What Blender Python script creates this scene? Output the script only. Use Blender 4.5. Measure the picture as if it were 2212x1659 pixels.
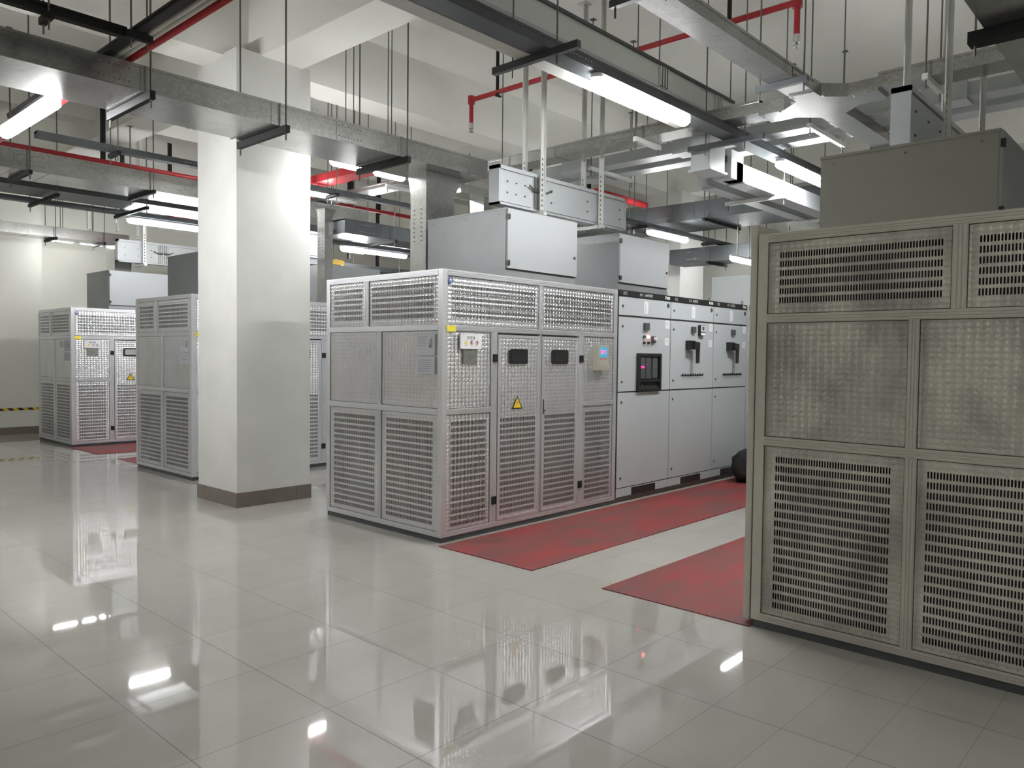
import bpy, math, random
from mathutils import Vector, Matrix
random.seed(7)
sc = bpy.context.scene
COL = sc.collection
for o in list(bpy.data.objects):
    bpy.data.objects.remove(o)

# ------------------------------------------------------------------ camera, world, exposure
cam_d = bpy.data.cameras.new('camera')
cam_d.sensor_fit = 'HORIZONTAL'; cam_d.sensor_width = 36.0
cam_d.lens = 36.0 * 1672.08 / 2212.0
cam_d.clip_start = 0.05; cam_d.clip_end = 100
cam = bpy.data.objects.new('camera', cam_d); COL.objects.link(cam)
yaw, pit, rol = 0.7426, -0.0357, 0.0112
fwd = Vector((math.cos(yaw) * math.cos(pit), math.sin(yaw) * math.cos(pit), math.sin(pit)))
rgt = Vector((math.sin(yaw), -math.cos(yaw), 0)); up = rgt.cross(fwd)
r2 = rgt * math.cos(rol) + up * math.sin(rol); u2 = up * math.cos(rol) - rgt * math.sin(rol)
cam.matrix_world = Matrix(((r2.x, u2.x, -fwd.x, -1.3047), (r2.y, u2.y, -fwd.y, -4.6163),
                           (r2.z, u2.z, -fwd.z, 1.5368), (0, 0, 0, 1)))
sc.camera = cam
world = bpy.data.worlds.new('world'); sc.world = world; world.use_nodes = True
world.node_tree.nodes['Background'].inputs[0].default_value = (0.5, 0.52, 0.5, 1)
world.node_tree.nodes['Background'].inputs[1].default_value = 0.05
sc.view_settings.view_transform = 'Standard'; sc.view_settings.look = 'None'
sc.view_settings.gamma = 1.0; sc.view_settings.use_curve_mapping = False
sc.view_settings.exposure = 2.1
LAMP = 30.0            # radiance of every lit tube diffuser

# ------------------------------------------------------------------ materials
MATS = {}
def new_mat(name):
    m = bpy.data.materials.new(name); m.use_nodes = True
    MATS[name] = m
    return m, m.node_tree.nodes, m.node_tree.links, m.node_tree.nodes['Principled BSDF']
def plain(name, col, rough=0.5, metal=0.0, spec=0.5, noise=0.0, nscale=4.0, emit=None, estr=0):
    m, N, L, B = new_mat(name)
    B.inputs['Base Color'].default_value = (*col, 1)
    B.inputs['Roughness'].default_value = rough
    B.inputs['Metallic'].default_value = metal
    B.inputs['Specular IOR Level'].default_value = spec
    if emit:
        B.inputs['Emission Color'].default_value = (*emit, 1)
        B.inputs['Emission Strength'].default_value = estr
    if noise:
        tc = N.new('ShaderNodeTexCoord'); t = N.new('ShaderNodeTexNoise')
        t.inputs['Scale'].default_value = nscale; t.inputs['Detail'].default_value = 5
        L.new(tc.outputs['Object'], t.inputs['Vector'])
        r = N.new('ShaderNodeMapRange')
        r.inputs['From Min'].default_value = 0.3; r.inputs['From Max'].default_value = 0.7
        r.inputs['To Min'].default_value = 1 - noise; r.inputs['To Max'].default_value = 1 + noise * 0.4
        L.new(t.outputs['Fac'], r.inputs['Value'])
        mx = N.new('ShaderNodeVectorMath'); mx.operation = 'SCALE'
        mx.inputs[0].default_value = col
        L.new(r.outputs[0], mx.inputs['Scale']); L.new(mx.outputs[0], B.inputs['Base Color'])
    return m
def math_node(N, L, op, a, b=None, c=None):
    n = N.new('ShaderNodeMath'); n.operation = op
    for i, v in enumerate((a, b, c)):
        if v is None: continue
        if isinstance(v, (int, float)): n.inputs[i].default_value = v
        else: L.new(v, n.inputs[i])
    return n.outputs[0]

plain('wall_paint', (0.70, 0.70, 0.635), 0.75, noise=0.06, nscale=1.3)
plain('column_paint', (0.72, 0.72, 0.69), 0.6, noise=0.07, nscale=2.2)
plain('ceiling_paint', (0.84, 0.84, 0.785), 0.8, noise=0.05, nscale=0.9)
plain('skirting_tile', (0.20, 0.17, 0.14), 0.25, noise=0.12, nscale=5)
plain('grey_enclosure', (0.42, 0.445, 0.445), 0.42, noise=0.04, nscale=3)
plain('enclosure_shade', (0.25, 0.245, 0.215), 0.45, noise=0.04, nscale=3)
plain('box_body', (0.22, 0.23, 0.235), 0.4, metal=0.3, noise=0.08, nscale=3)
plain('box_door', (0.29, 0.305, 0.31), 0.45)
plain('gap_line_grey', (0.05, 0.05, 0.05), 0.6)  # tone of the dark gap lines drawn round the panels
plain('busway_pale', (0.62, 0.64, 0.60), 0.45)
plain('grey_door', (0.445, 0.475, 0.485), 0.38, noise=0.03, nscale=2)
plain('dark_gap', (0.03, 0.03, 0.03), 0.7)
plain('black_plastic', (0.015, 0.015, 0.016), 0.35)
plain('black_paint', (0.014, 0.0135, 0.014), 0.6, spec=0.25, noise=0.2, nscale=6)
plain('dark_steel', (0.10, 0.11, 0.115), 0.45, metal=0.5, noise=0.15, nscale=5)
plain('rod_steel', (0.16, 0.16, 0.14), 0.45, metal=0.7)
plain('strut_grey', (0.62, 0.63, 0.60), 0.45, metal=0.2)
plain('chrome', (0.75, 0.75, 0.73), 0.2, metal=1.0)
plain('red_paint', (0.42, 0.02, 0.028), 0.35, noise=0.1, nscale=5)
plain('white_plastic', (0.75, 0.76, 0.76), 0.4)
plain('conduit_white', (0.62, 0.62, 0.57), 0.4)
plain('glass_dark', (0.02, 0.022, 0.022), 0.06)
plain('window_lit', (0.33, 0.34, 0.30), 0.15)
plain('plinth_brown', (0.13, 0.105, 0.095), 0.6, noise=0.1)
plain('yellow_sticker', (0.80, 0.68, 0.05), 0.5)
plain('warning_yellow', (0.85, 0.60, 0.02), 0.4)
plain('warning_black', (0.02, 0.02, 0.015), 0.5)
plain('paper_white', (0.72, 0.73, 0.74), 0.55)
plain('paper_grey', (0.46, 0.47, 0.50), 0.6)
plain('ink_black', (0.03, 0.03, 0.035), 0.6)
plain('ink_grey', (0.22, 0.22, 0.25), 0.6)
plain('ink_red', (0.65, 0.10, 0.12), 0.5)
plain('ink_blue', (0.03, 0.06, 0.22), 0.4)
plain('ink_white', (0.75, 0.76, 0.74), 0.5)
plain('nameplate_metal', (0.30, 0.31, 0.27), 0.4, metal=0.7, noise=0.3, nscale=22)
plain('beige_plastic', (0.35, 0.335, 0.275), 0.45)
plain('screen_blue', (0.08, 0.30, 0.45), 0.3, emit=(0.1, 0.4, 0.7), estr=0.08)
plain('led_red', (0.6, 0.02, 0.1), 0.3, emit=(1.0, 0.03, 0.16), estr=0.6)
plain('lamp_red', (0.8, 0.1, 0.1), 0.3, emit=(1.0, 0.16, 0.16), estr=1.5)
plain('lamp_green', (0.01, 0.12, 0.06), 0.3)
plain('breaker_grey', (0.07, 0.075, 0.08), 0.45)
plain('copper', (0.55, 0.33, 0.14), 0.4, metal=0.8)
plain('gold_foil', (0.62, 0.42, 0.10), 0.35, metal=0.7)
plain('resin_brown', (0.20, 0.135, 0.09), 0.6, noise=0.2, nscale=5)
plain('core_grey', (0.12, 0.12, 0.115), 0.6)
plain('bag_black', (0.008, 0.008, 0.009), 0.75, noise=0.3, nscale=9)
plain('cable_grey', (0.30, 0.30, 0.31), 0.5)
plain('diffuser_lit', (0.9, 0.9, 0.9), 0.4, emit=(0.985, 0.99, 1.0), estr=LAMP)
plain('diffuser_dim', (0.9, 0.9, 0.9), 0.4, emit=(0.985, 0.99, 1.0), estr=LAMP * 0.36)
plain('pale_strip', (0.55, 0.56, 0.53), 0.5)

def m_strut():
    m, N, L, B = new_mat('strut_slotted')
    uv = N.new('ShaderNodeUVMap'); sp = N.new('ShaderNodeSeparateXYZ'); L.new(uv.outputs[0], sp.inputs[0])
    a = math_node(N, L, 'LESS_THAN', math_node(N, L, 'ABSOLUTE', sp.outputs[0]), .007)
    f = math_node(N, L, 'FRACT', math_node(N, L, 'DIVIDE', sp.outputs[1], .05))
    g = math_node(N, L, 'MULTIPLY', a, math_node(N, L, 'LESS_THAN', f, .5))
    mix = N.new('ShaderNodeMix'); mix.data_type = 'RGBA'; L.new(g, mix.inputs['Factor'])
    mix.inputs['A'].default_value = (0.62, 0.63, 0.60, 1); mix.inputs['B'].default_value = (0.04, 0.04, 0.04, 1)
    L.new(mix.outputs['Result'], B.inputs['Base Color']); B.inputs['Metallic'].default_value = 0.3; B.inputs['Roughness'].default_value = .45
m_strut()
def m_galv():
    m, N, L, B = new_mat('galvanised')
    tc = N.new('ShaderNodeTexCoord')
    v = N.new('ShaderNodeTexVoronoi'); v.inputs['Scale'].default_value = 55
    L.new(tc.outputs['Object'], v.inputs['Vector'])
    n = N.new('ShaderNodeTexNoise'); n.inputs['Scale'].default_value = 2.2; n.inputs['Detail'].default_value = 6
    L.new(tc.outputs['Object'], n.inputs['Vector'])
    sep = N.new('ShaderNodeSeparateColor'); L.new(v.outputs['Color'], sep.inputs[0])
    a = math_node(N, L, 'MULTIPLY_ADD', sep.outputs[0], 0.09, 0.34)
    b = math_node(N, L, 'MULTIPLY_ADD', n.outputs['Fac'], 0.34, -0.17)
    s = math_node(N, L, 'ADD', a, b)
    c = N.new('ShaderNodeCombineColor'); L.new(s, c.inputs[0]); L.new(s, c.inputs[1])
    L.new(math_node(N, L, 'MULTIPLY', s, 0.96), c.inputs[2])
    L.new(c.outputs[0], B.inputs['Base Color'])
    B.inputs['Metallic'].default_value = 0.85
    L.new(math_node(N, L, 'MULTIPLY_ADD', sep.outputs[1], 0.02, 0.235), B.inputs['Roughness'])
m_galv()

def m_swirl(name, pu, pv, base, rough, dirt, metal=0.85, aniso=0.75, dish=-9.0):
    """Engine-turned sheet: every cell is brushed in rings round its own centre."""
    m, N, L, B = new_mat(name)
    uv = N.new('ShaderNodeUVMap')
    sp = N.new('ShaderNodeSeparateXYZ'); L.new(uv.outputs[0], sp.inputs[0])
    U, V = sp.outputs[0], sp.outputs[1]
    R = pv * 0.76                       # discs overlap like fish scales, lower rows on top
    du = math_node(N, L, 'SUBTRACT', U, math_node(N, L, 'MULTIPLY', math_node(N, L, 'ROUND', math_node(N, L, 'DIVIDE', U, pu)), pu))
    jj = math_node(N, L, 'CEIL', math_node(N, L, 'DIVIDE', math_node(N, L, 'SUBTRACT', V, R), pv))
    dv0 = math_node(N, L, 'SUBTRACT', V, math_node(N, L, 'MULTIPLY', jj, pv))
    rr2 = math_node(N, L, 'ADD', math_node(N, L, 'MULTIPLY', du, du), math_node(N, L, 'MULTIPLY', dv0, dv0))
    out_ = math_node(N, L, 'GREATER_THAN', rr2, R * R)
    dv = math_node(N, L, 'SUBTRACT', dv0, math_node(N, L, 'MULTIPLY', out_, pv))
    geo = N.new('ShaderNodeNewGeometry')
    e1 = N.new('ShaderNodeVectorMath'); e1.operation = 'CROSS_PRODUCT'
    e1.inputs[0].default_value = (0, 0, 1); L.new(geo.outputs['Normal'], e1.inputs[1])
    # radial tangent: the rings are brushed round each centre, so light spreads along the radius
    t1 = N.new('ShaderNodeVectorMath'); t1.operation = 'SCALE'
    L.new(e1.outputs[0], t1.inputs[0]); L.new(du, t1.inputs['Scale'])
    cz = N.new('ShaderNodeCombineXYZ'); L.new(dv, cz.inputs[2])
    ta = N.new('ShaderNodeVectorMath'); ta.operation = 'ADD'
    L.new(t1.outputs[0], ta.inputs[0]); L.new(cz.outputs[0], ta.inputs[1])
    nrm = N.new('ShaderNodeVectorMath'); nrm.operation = 'NORMALIZE'; L.new(ta.outputs[0], nrm.inputs[0])
    L.new(nrm.outputs[0], B.inputs['Tangent'])
    B.inputs['Anisotropic'].default_value = aniso
    # slight dish so each turn catches light on its own
    hh = math_node(N, L, 'MULTIPLY', math_node(N, L, 'ADD', math_node(N, L, 'MULTIPLY', du, du), math_node(N, L, 'MULTIPLY', dv, dv)), dish)
    bp = N.new('ShaderNodeBump'); bp.inputs['Strength'].default_value = 1.0; bp.inputs['Distance'].default_value = 1.0
    L.new(hh, bp.inputs['Height']); L.new(bp.outputs[0], B.inputs['Normal'])
    B.inputs['Metallic'].default_value = metal
    B.inputs['Roughness'].default_value = rough
    dn = N.new('ShaderNodeTexNoise'); dn.inputs['Scale'].default_value = 3.0; dn.inputs['Detail'].default_value = 7
    tc = N.new('ShaderNodeTexCoord'); L.new(tc.outputs['Object'], dn.inputs['Vector'])
    r = N.new('ShaderNodeMapRange'); r.inputs['From Min'].default_value = 0.35; r.inputs['From Max'].default_value = 0.62
    r.inputs['To Min'].default_value = 1 - dirt; r.inputs['To Max'].default_value = 1.0
    L.new(dn.outputs['Fac'], r.inputs['Value'])
    mx = N.new('ShaderNodeVectorMath'); mx.operation = 'SCALE'; mx.inputs[0].default_value = base
    L.new(r.outputs[0], mx.inputs['Scale']); L.new(mx.outputs[0], B.inputs['Base Color'])
m_swirl('swirl_sheet', 0.043, 0.034, (0.78, 0.785, 0.80), 0.29, 0.08, aniso=0.75, dish=-7.0)
m_swirl('swirl_sheet_dusty', 0.040, 0.030, (0.64, 0.62, 0.55), 0.45, 0.42, metal=0.5, aniso=0.5, dish=-7.0)
plain('aluminium_frame', (0.74, 0.75, 0.77), 0.38, metal=0.75, noise=0.04, nscale=3)
plain('aluminium_dusty', (0.58, 0.56, 0.49), 0.5, metal=0.35, noise=0.08, nscale=3)

def m_floor():
    m, N, L, B = new_mat('floor_tile')
    tc = N.new('ShaderNodeTexCoord')
    sp = N.new('ShaderNodeSeparateXYZ'); L.new(tc.outputs['Object'], sp.inputs[0])
    x = math_node(N, L, 'DIVIDE', sp.outputs[0], 0.6); y = math_node(N, L, 'DIVIDE', sp.outputs[1], 0.6)
    cut = math_node(N, L, 'LESS_THAN', y, -5.0)          # the narrower cut row beside the near cabinet
    yc = math_node(N, L, 'DIVIDE', math_node(N, L, 'ADD', y, 5.0), 0.515)
    d = math_node(N, L, 'SUBTRACT', yc, y)
    yy = math_node(N, L, 'MULTIPLY_ADD', d, cut, y)
    def line(v, w):
        f = math_node(N, L, 'FRACT', math_node(N, L, 'ADD', v, 0.5))
        return math_node(N, L, 'LESS_THAN', math_node(N, L, 'ABSOLUTE', math_node(N, L, 'SUBTRACT', f, 0.5)), w)
    g = math_node(N, L, 'MAXIMUM', line(x, 0.0035), line(yy, 0.0026))
    # slightly different tone per tile plus cloudy veining
    ix = math_node(N, L, 'FLOOR', x); iy = math_node(N, L, 'FLOOR', yy)
    cv = N.new('ShaderNodeCombineXYZ'); L.new(ix, cv.inputs[0]); L.new(iy, cv.inputs[1])
    wn = N.new('ShaderNodeTexWhiteNoise'); wn.noise_dimensions = '3D'; L.new(cv.outputs[0], wn.inputs['Vector'])
    nz = N.new('ShaderNodeTexNoise'); nz.inputs['Scale'].default_value = 2.0; nz.inputs['Detail'].default_value = 8
    mp = N.new('ShaderNodeMapping'); mp.inputs['Scale'].default_value = (1.0, 2.6, 1.0)
    L.new(tc.outputs['Object'], mp.inputs[0]); L.new(mp.outputs[0], nz.inputs['Vector'])
    k = math_node(N, L, 'MULTIPLY_ADD', wn.outputs['Value'], 0.05, 0.95)
    k2 = math_node(N, L, 'MULTIPLY_ADD', nz.outputs['Fac'], 0.16, 0.92)
    kk = math_node(N, L, 'MULTIPLY', k, k2)
    mx = N.new('ShaderNodeVectorMath'); mx.operation = 'SCALE'; mx.inputs[0].default_value = (0.415, 0.395, 0.36)
    L.new(kk, mx.inputs['Scale'])
    mix = N.new('ShaderNodeMix'); mix.data_type = 'RGBA'
    L.new(g, mix.inputs['Factor']); L.new(mx.outputs[0], mix.inputs['A'])
    mix.inputs['B'].default_value = (0.10, 0.09, 0.075, 1)
    L.new(mix.outputs['Result'], B.inputs['Base Color'])
    n2 = N.new('ShaderNodeTexNoise'); n2.inputs['Scale'].default_value = 1.1; n2.inputs['Detail'].default_value = 4
    L.new(tc.outputs['Object'], n2.inputs['Vector'])
    rr = math_node(N, L, 'MULTIPLY_ADD', n2.outputs['Fac'], 0.03, 0.015)
    L.new(math_node(N, L, 'MULTIPLY_ADD', g, 0.5, rr), B.inputs['Roughness'])
    B.inputs['Specular IOR Level'].default_value = 0.55
    B.inputs['Coat Weight'].default_value = 0.1; B.inputs['Coat Roughness'].default_value = 0.16
m_floor()

def m_mat_rubber():
    m, N, L, B = new_mat('rubber_red')
    tc = N.new('ShaderNodeTexCoord')
    n = N.new('ShaderNodeTexNoise'); n.inputs['Scale'].default_value = 1.6; n.inputs['Detail'].default_value = 9; n.inputs['Roughness'].default_value = 0.62
    mp = N.new('ShaderNodeMapping'); mp.inputs['Scale'].default_value = (0.8, 2.0, 1)
    L.new(tc.outputs['Object'], mp.inputs[0]); L.new(mp.outputs[0], n.inputs['Vector'])
    cr = N.new('ShaderNodeValToRGB'); e = cr.color_ramp.elements
    e[0].position = 0.36; e[0].color = (0.25, 0.033, 0.032, 1)
    e[1].position = 0.66; e[1].color = (0.125, 0.062, 0.056, 1)
    L.new(n.outputs['Fac'], cr.inputs[0]); L.new(cr.outputs[0], B.inputs['Base Color'])
    B.inputs['Roughness'].default_value = 0.6; B.inputs['Specular IOR Level'].default_value = 0.3
m_mat_rubber()

def m_hazard():
    m, N, L, B = new_mat('hazard_tape')
    tc = N.new('ShaderNodeTexCoord')
    sp = N.new('ShaderNodeSeparateXYZ'); L.new(tc.outputs['Object'], sp.inputs[0])
    s = math_node(N, L, 'ADD', sp.outputs[0], sp.outputs[2])
    f = math_node(N, L, 'FRACT', math_node(N, L, 'DIVIDE', s, 0.16))
    g = math_node(N, L, 'GREATER_THAN', f, 0.5)
    mix = N.new('ShaderNodeMix'); mix.data_type = 'RGBA'; L.new(g, mix.inputs['Factor'])
    mix.inputs['A'].default_value = (0.02, 0.02, 0.015, 1); mix.inputs['B'].default_value = (0.75, 0.5, 0.03, 1)
    L.new(mix.outputs['Result'], B.inputs['Base Color'])
m_hazard()

# ------------------------------------------------------------------ mesh helpers
class MB:
    def __init__(s): s.v = []; s.f = []; s.uv = []; s.smooth = False
    def face(s, pts, uvs=None):
        b = len(s.v); s.v.extend([tuple(p) for p in pts]); s.f.append(tuple(range(b, b + len(pts))))
        s.uv.extend(uvs if uvs else [(p[0] + p[1], p[2]) for p in pts])
        return s
    def box(s, x0, x1, y0, y1, z0, z1):
        if x0 > x1: x0, x1 = x1, x0
        if y0 > y1: y0, y1 = y1, y0
        if z0 > z1: z0, z1 = z1, z0
        b = len(s.v)
        s.v += [(x0, y0, z0), (x1, y0, z0), (x1, y1, z0), (x0, y1, z0), (x0, y0, z1), (x1, y0, z1), (x1, y1, z1), (x0, y1, z1)]
        for q in ((3, 2, 1, 0), (4, 5, 6, 7), (0, 1, 5, 4), (1, 2, 6, 5), (2, 3, 7, 6), (3, 0, 4, 7)):
            s.f.append(tuple(b + i for i in q))
            s.uv.extend([(s.v[b + i][0] + s.v[b + i][1], s.v[b + i][2]) for i in q])
        return s
    def prism(s, pts, fn, d0, d1):
        """pts = outline (u,v); fn(u,v,d) -> xyz; extruded from d0 to d1."""
        n = len(pts); b = len(s.v)
        s.v += [fn(u, v, d0) for u, v in pts] + [fn(u, v, d1) for u, v in pts]
        def add(ix):
            s.f.append(tuple(b + i for i in ix))
            s.uv.extend([pts[i % n] for i in ix])
        add(list(range(n))); add(list(range(2 * n - 1, n - 1, -1)))
        for i in range(n):
            j = (i + 1) % n; add([i, i + n, j + n, j])
        return s
    def tube(s, pts, r, n=10, cap=True):
        pts = [Vector(p) for p in pts]; rings = []
        prev = None
        for i, p in enumerate(pts):
            a = pts[max(0, i - 1)]; c = pts[min(len(pts) - 1, i + 1)]
            t = (c - a).normalized()
            if prev is None:
                x = t.cross(Vector((0, 0, 1)))
                if x.length < 1e-3: x = Vector((1, 0, 0))
            else: x = prev - t * prev.dot(t)
            x.normalize(); prev = x; y = t.cross(x)
            rr = r[i] if isinstance(r, (list, tuple)) else r
            b = len(s.v)
            for k in range(n):
                q = p + (x * math.cos(2 * math.pi * k / n) + y * math.sin(2 * math.pi * k / n)) * rr
                s.v.append(tuple(q))
            rings.append(b)
        for a, c in zip(rings, rings[1:]):
            for k in range(n):
                ix = (a + k, a + (k + 1) % n, c + (k + 1) % n, c + k)
                s.f.append(ix); s.uv.extend([(0, 0)] * 4)
        if cap:
            s.f.append(tuple(rings[0] + k for k in range(n - 1, -1, -1))); s.uv.extend([(0, 0)] * n)
            s.f.append(tuple(rings[-1] + k for k in range(n))); s.uv.extend([(0, 0)] * n)
        return s
    def torus(s, c, axis, R, r, a0=0, a1=2 * math.pi, n=20, m=8):
        c = Vector(c); ax = Vector(axis).normalized()
        x = ax.cross(Vector((0, 0, 1)))
        if x.length < 1e-3: x = Vector((1, 0, 0))
        x.normalize(); y = ax.cross(x)
        pts = [c + (x * math.cos(a0 + (a1 - a0) * i / n) + y * math.sin(a0 + (a1 - a0) * i / n)) * R for i in range(n + 1)]
        return s.tube(pts, r, m)
    def build(s, name, mat, parent=None, smooth=None):
        off = Vector((0, 0, 0))
        if parent is not None:
            root = parent
            while root.parent: root = root.parent
            off = OFF.get(root.name, off)
        me = bpy.data.meshes.new(name)
        me.from_pydata([(v[0] - off[0], v[1] - off[1], v[2] - off[2]) for v in s.v], [], s.f)
        ul = me.uv_layers.new(name='UVMap')
        flat = [c for t in s.uv for c in t]
        if len(flat) == len(ul.data) * 2: ul.data.foreach_set('uv', flat)
        me.materials.append(MATS[mat])
        if smooth or s.smooth: me.polygons.foreach_set('use_smooth', [True] * len(me.polygons))
        me.validate(); me.update()
        o = bpy.data.objects.new(name, me); COL.objects.link(o)
        if parent is not None: o.parent = parent
        return o
OFF = {}
def thing(name, label, cat, loc=(0, 0, 0), group=None, rz=0, world=True):
    """Empty at the base of a thing; parts are then given in world metres (world=True) or local ones."""
    o = bpy.data.objects.new(name, None); COL.objects.link(o); o.empty_display_size = 0.1
    o.location = loc; o.rotation_euler = (0, 0, rz)
    o['label'] = label; o['category'] = cat
    if group: o['group'] = group
    if world: OFF[o.name] = Vector(loc)
    return o
def struct(name, mb, mat):
    o = mb.build(name, mat); o['kind'] = 'structure'; return o
def tag(o, label, cat, group=None):
    o['label'] = label; o['category'] = cat
    if group: o['group'] = group
    return o
def dup(root, loc, rz=0, label=None):
    def cp(o, par):
        c = o.copy(); COL.objects.link(c); c.parent = par
        for ch in list(o.children): cp(ch, c)
        return c
    r = cp(root, None); r.location = loc; r.rotation_euler = (0, 0, rz)
    if label: r['label'] = label
    return r
def swap_mat(root, table):
    """own mesh data with other materials (the dusty cabinet)"""
    for ch in list(root.children):
        if ch.data and ch.data.materials and ch.data.materials[0].name in table:
            ch.data = ch.data.copy(); ch.data.materials[0] = MATS[table[ch.data.materials[0].name]]
        swap_mat(ch, table)
def text_mesh(name, body, size, fn, mat, parent, align='CENTER', squash=1.0):
    """flat lettering mapped through fn(u,v,d)"""
    cu = bpy.data.curves.new(name, 'FONT'); cu.body = body; cu.size = size
    cu.align_x = align; cu.align_y = 'CENTER'; cu.resolution_u = 3
    to = bpy.data.objects.new(name, cu); COL.objects.link(to)
    dg = bpy.context.evaluated_depsgraph_get()
    me = bpy.data.meshes.new_from_object(to.evaluated_get(dg))
    bpy.data.objects.remove(to)
    mb = MB()
    for p in me.polygons:
        mb.face([fn(me.vertices[i].co.x * squash, me.vertices[i].co.y, 0) for i in p.vertices])
    bpy.data.meshes.remove(me)
    return mb.build(name, mat, parent)
ORD = ['first', 'second', 'third', 'fourth', 'fifth', 'sixth', 'seventh', 'eighth', 'ninth', 'tenth', 'eleventh', 'twelfth']

# ------------------------------------------------------------------ the room
CZ = 5.35        # ceiling
struct('floor', MB().box(-6, 12.6, -11, 12.5, -0.1, 0.0), 'floor_tile')
struct('ceiling', MB().box(-6, 12.6, -11, 12.5, CZ, CZ + 0.15), 'ceiling_paint')
struct('wall_back', MB().box(-6, 12.6, 12.2, 12.5, 0, CZ), 'wall_paint')
struct('wall_front', MB().box(-6, 12.6, -11.3, -11, 0, CZ), 'wall_paint')
struct('wall_left', MB().box(-6.3, -6, -11, 12.5, 0, CZ), 'wall_paint')
struct('wall_right', MB().box(12.4, 12.7, -11, 12.5, 0, CZ), 'wall_paint')
struct('baseboard_back', MB().box(3.45, 12.4, 12.17, 12.2, 0, 0.14), 'skirting_tile')
def beam_x(n, y0, y1, z, x0=-6, x1=12.4, h=0.18, d=0.38):
    mb = MB().box(x0, x1, y0, y1, z, CZ)
    for s, e in ((-1, y0), (1, y1)):      # haunch between beam side and slab
        pts = [(e, CZ - h), (e, CZ), (e + s * d, CZ)]
        if s < 0: pts = pts[::-1]
        mb.prism(pts, lambda u, v, dd: (dd, u, v), x0, x1)
    struct(n, mb, 'ceiling_paint')
def beam_y(n, x0, x1, z, y0=-11, y1=12.2, h=0.18, d=0.38):
    mb = MB().box(x0, x1, y0, y1, z, CZ)
    for s, e in ((-1, x0), (1, x1)):
        pts = [(e, CZ - h), (e, CZ), (e + s * d, CZ)]
        if s > 0: pts = pts[::-1]
        mb.prism(pts, lambda u, v, dd: (u, dd, v), y0, y1)
    struct(n, mb, 'ceiling_paint')
beam_x('trim_1', 2.80, 3.25, 4.50); beam_x('trim_2', -5.60, -5.15, 4.50); beam_x('trim_3', 11.2, 11.65, 4.50)
beam_y('trim_4', 2.75, 3.22, 4.505); beam_y('trim_5', 11.15, 11.62, 4.505); beam_y('trim_6', -5.6, -5.2, 4.505)
beam_x('trim_7', 6.95, 7.3, 4.72)
beam_y('trim_8', 6.95, 7.25, 4.72, y0=2.9)
def column(n, x0, y0, w=0.83, d=0.82, skirt=True, label=None):
    t = thing('column', label, 'column', (x0 + w / 2, y0 + d / 2, 0))
    t['kind'] = 'structure'
    MB().box(x0, x0 + w, y0, y0 + d, 0, 4.52).build('shaft', 'column_paint', t)
    if skirt:
        mb = MB()
        mb.box(x0 - 0.012, x0 + w + 0.012, y0 - 0.012, y0 + d + 0.012, 0, 0.148)
        sk = mb.build('skirting', 'skirting_tile', t)
        MB().box(x0 + 0.655, x0 + 0.658, y0 - 0.0135, y0 - 0.0125, 0, 0.148).build('tile_joint', 'dark_gap', sk)
    return t
column('c1', 2.485, 2.55, label='square white column standing between the two rows of transformer cabinets')
column('c2', 10.89, 2.55, label='white column far behind the switchgear row')
t = thing('wall_pier', 'wide shallow pier on the back wall with yellow and black tape', 'pier', (2.7, 11.95, 0)); t['kind'] = 'structure'
MB().box(1.2, 3.45, 11.72, 12.2, 0, CZ).build('pier_face', 'wall_paint', t)
MB().box(1.2, 3.47, 11.70, 12.2, 0, 0.135).build('skirting', 'skirting_tile', t)
MB().box(1.2, 3.45, 11.713, 11.719, 0.44, 0.485).build('hazard_strip', 'hazard_tape', t)

def rubber_mat(x0, x1, y0, y1, label):
    mb = MB().box(x0, x1, y0, y1, 0.0, 0.006)
    tag(mb.build('rubber_mat', 'rubber_red'), label, 'mat', 'red rubber mats in front of the cabinets')
rubber_mat(2.85, 8.6, -1.015, -0.02, 'long red rubber mat along the front of the nearest lit transformer and switchgear')
rubber_mat(2.86, 6.6, -2.66, -1.625, 'dark red rubber mat along the dim cabinet at the right')
rubber_mat(3.03, 6.6, 6.09, 7.05, 'red rubber mat corner beside the half hidden transformer behind the column')
rubber_mat(3.0, 6.6, 7.72, 8.86, 'red rubber mat in front of the farthest transformer at the left')

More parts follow.
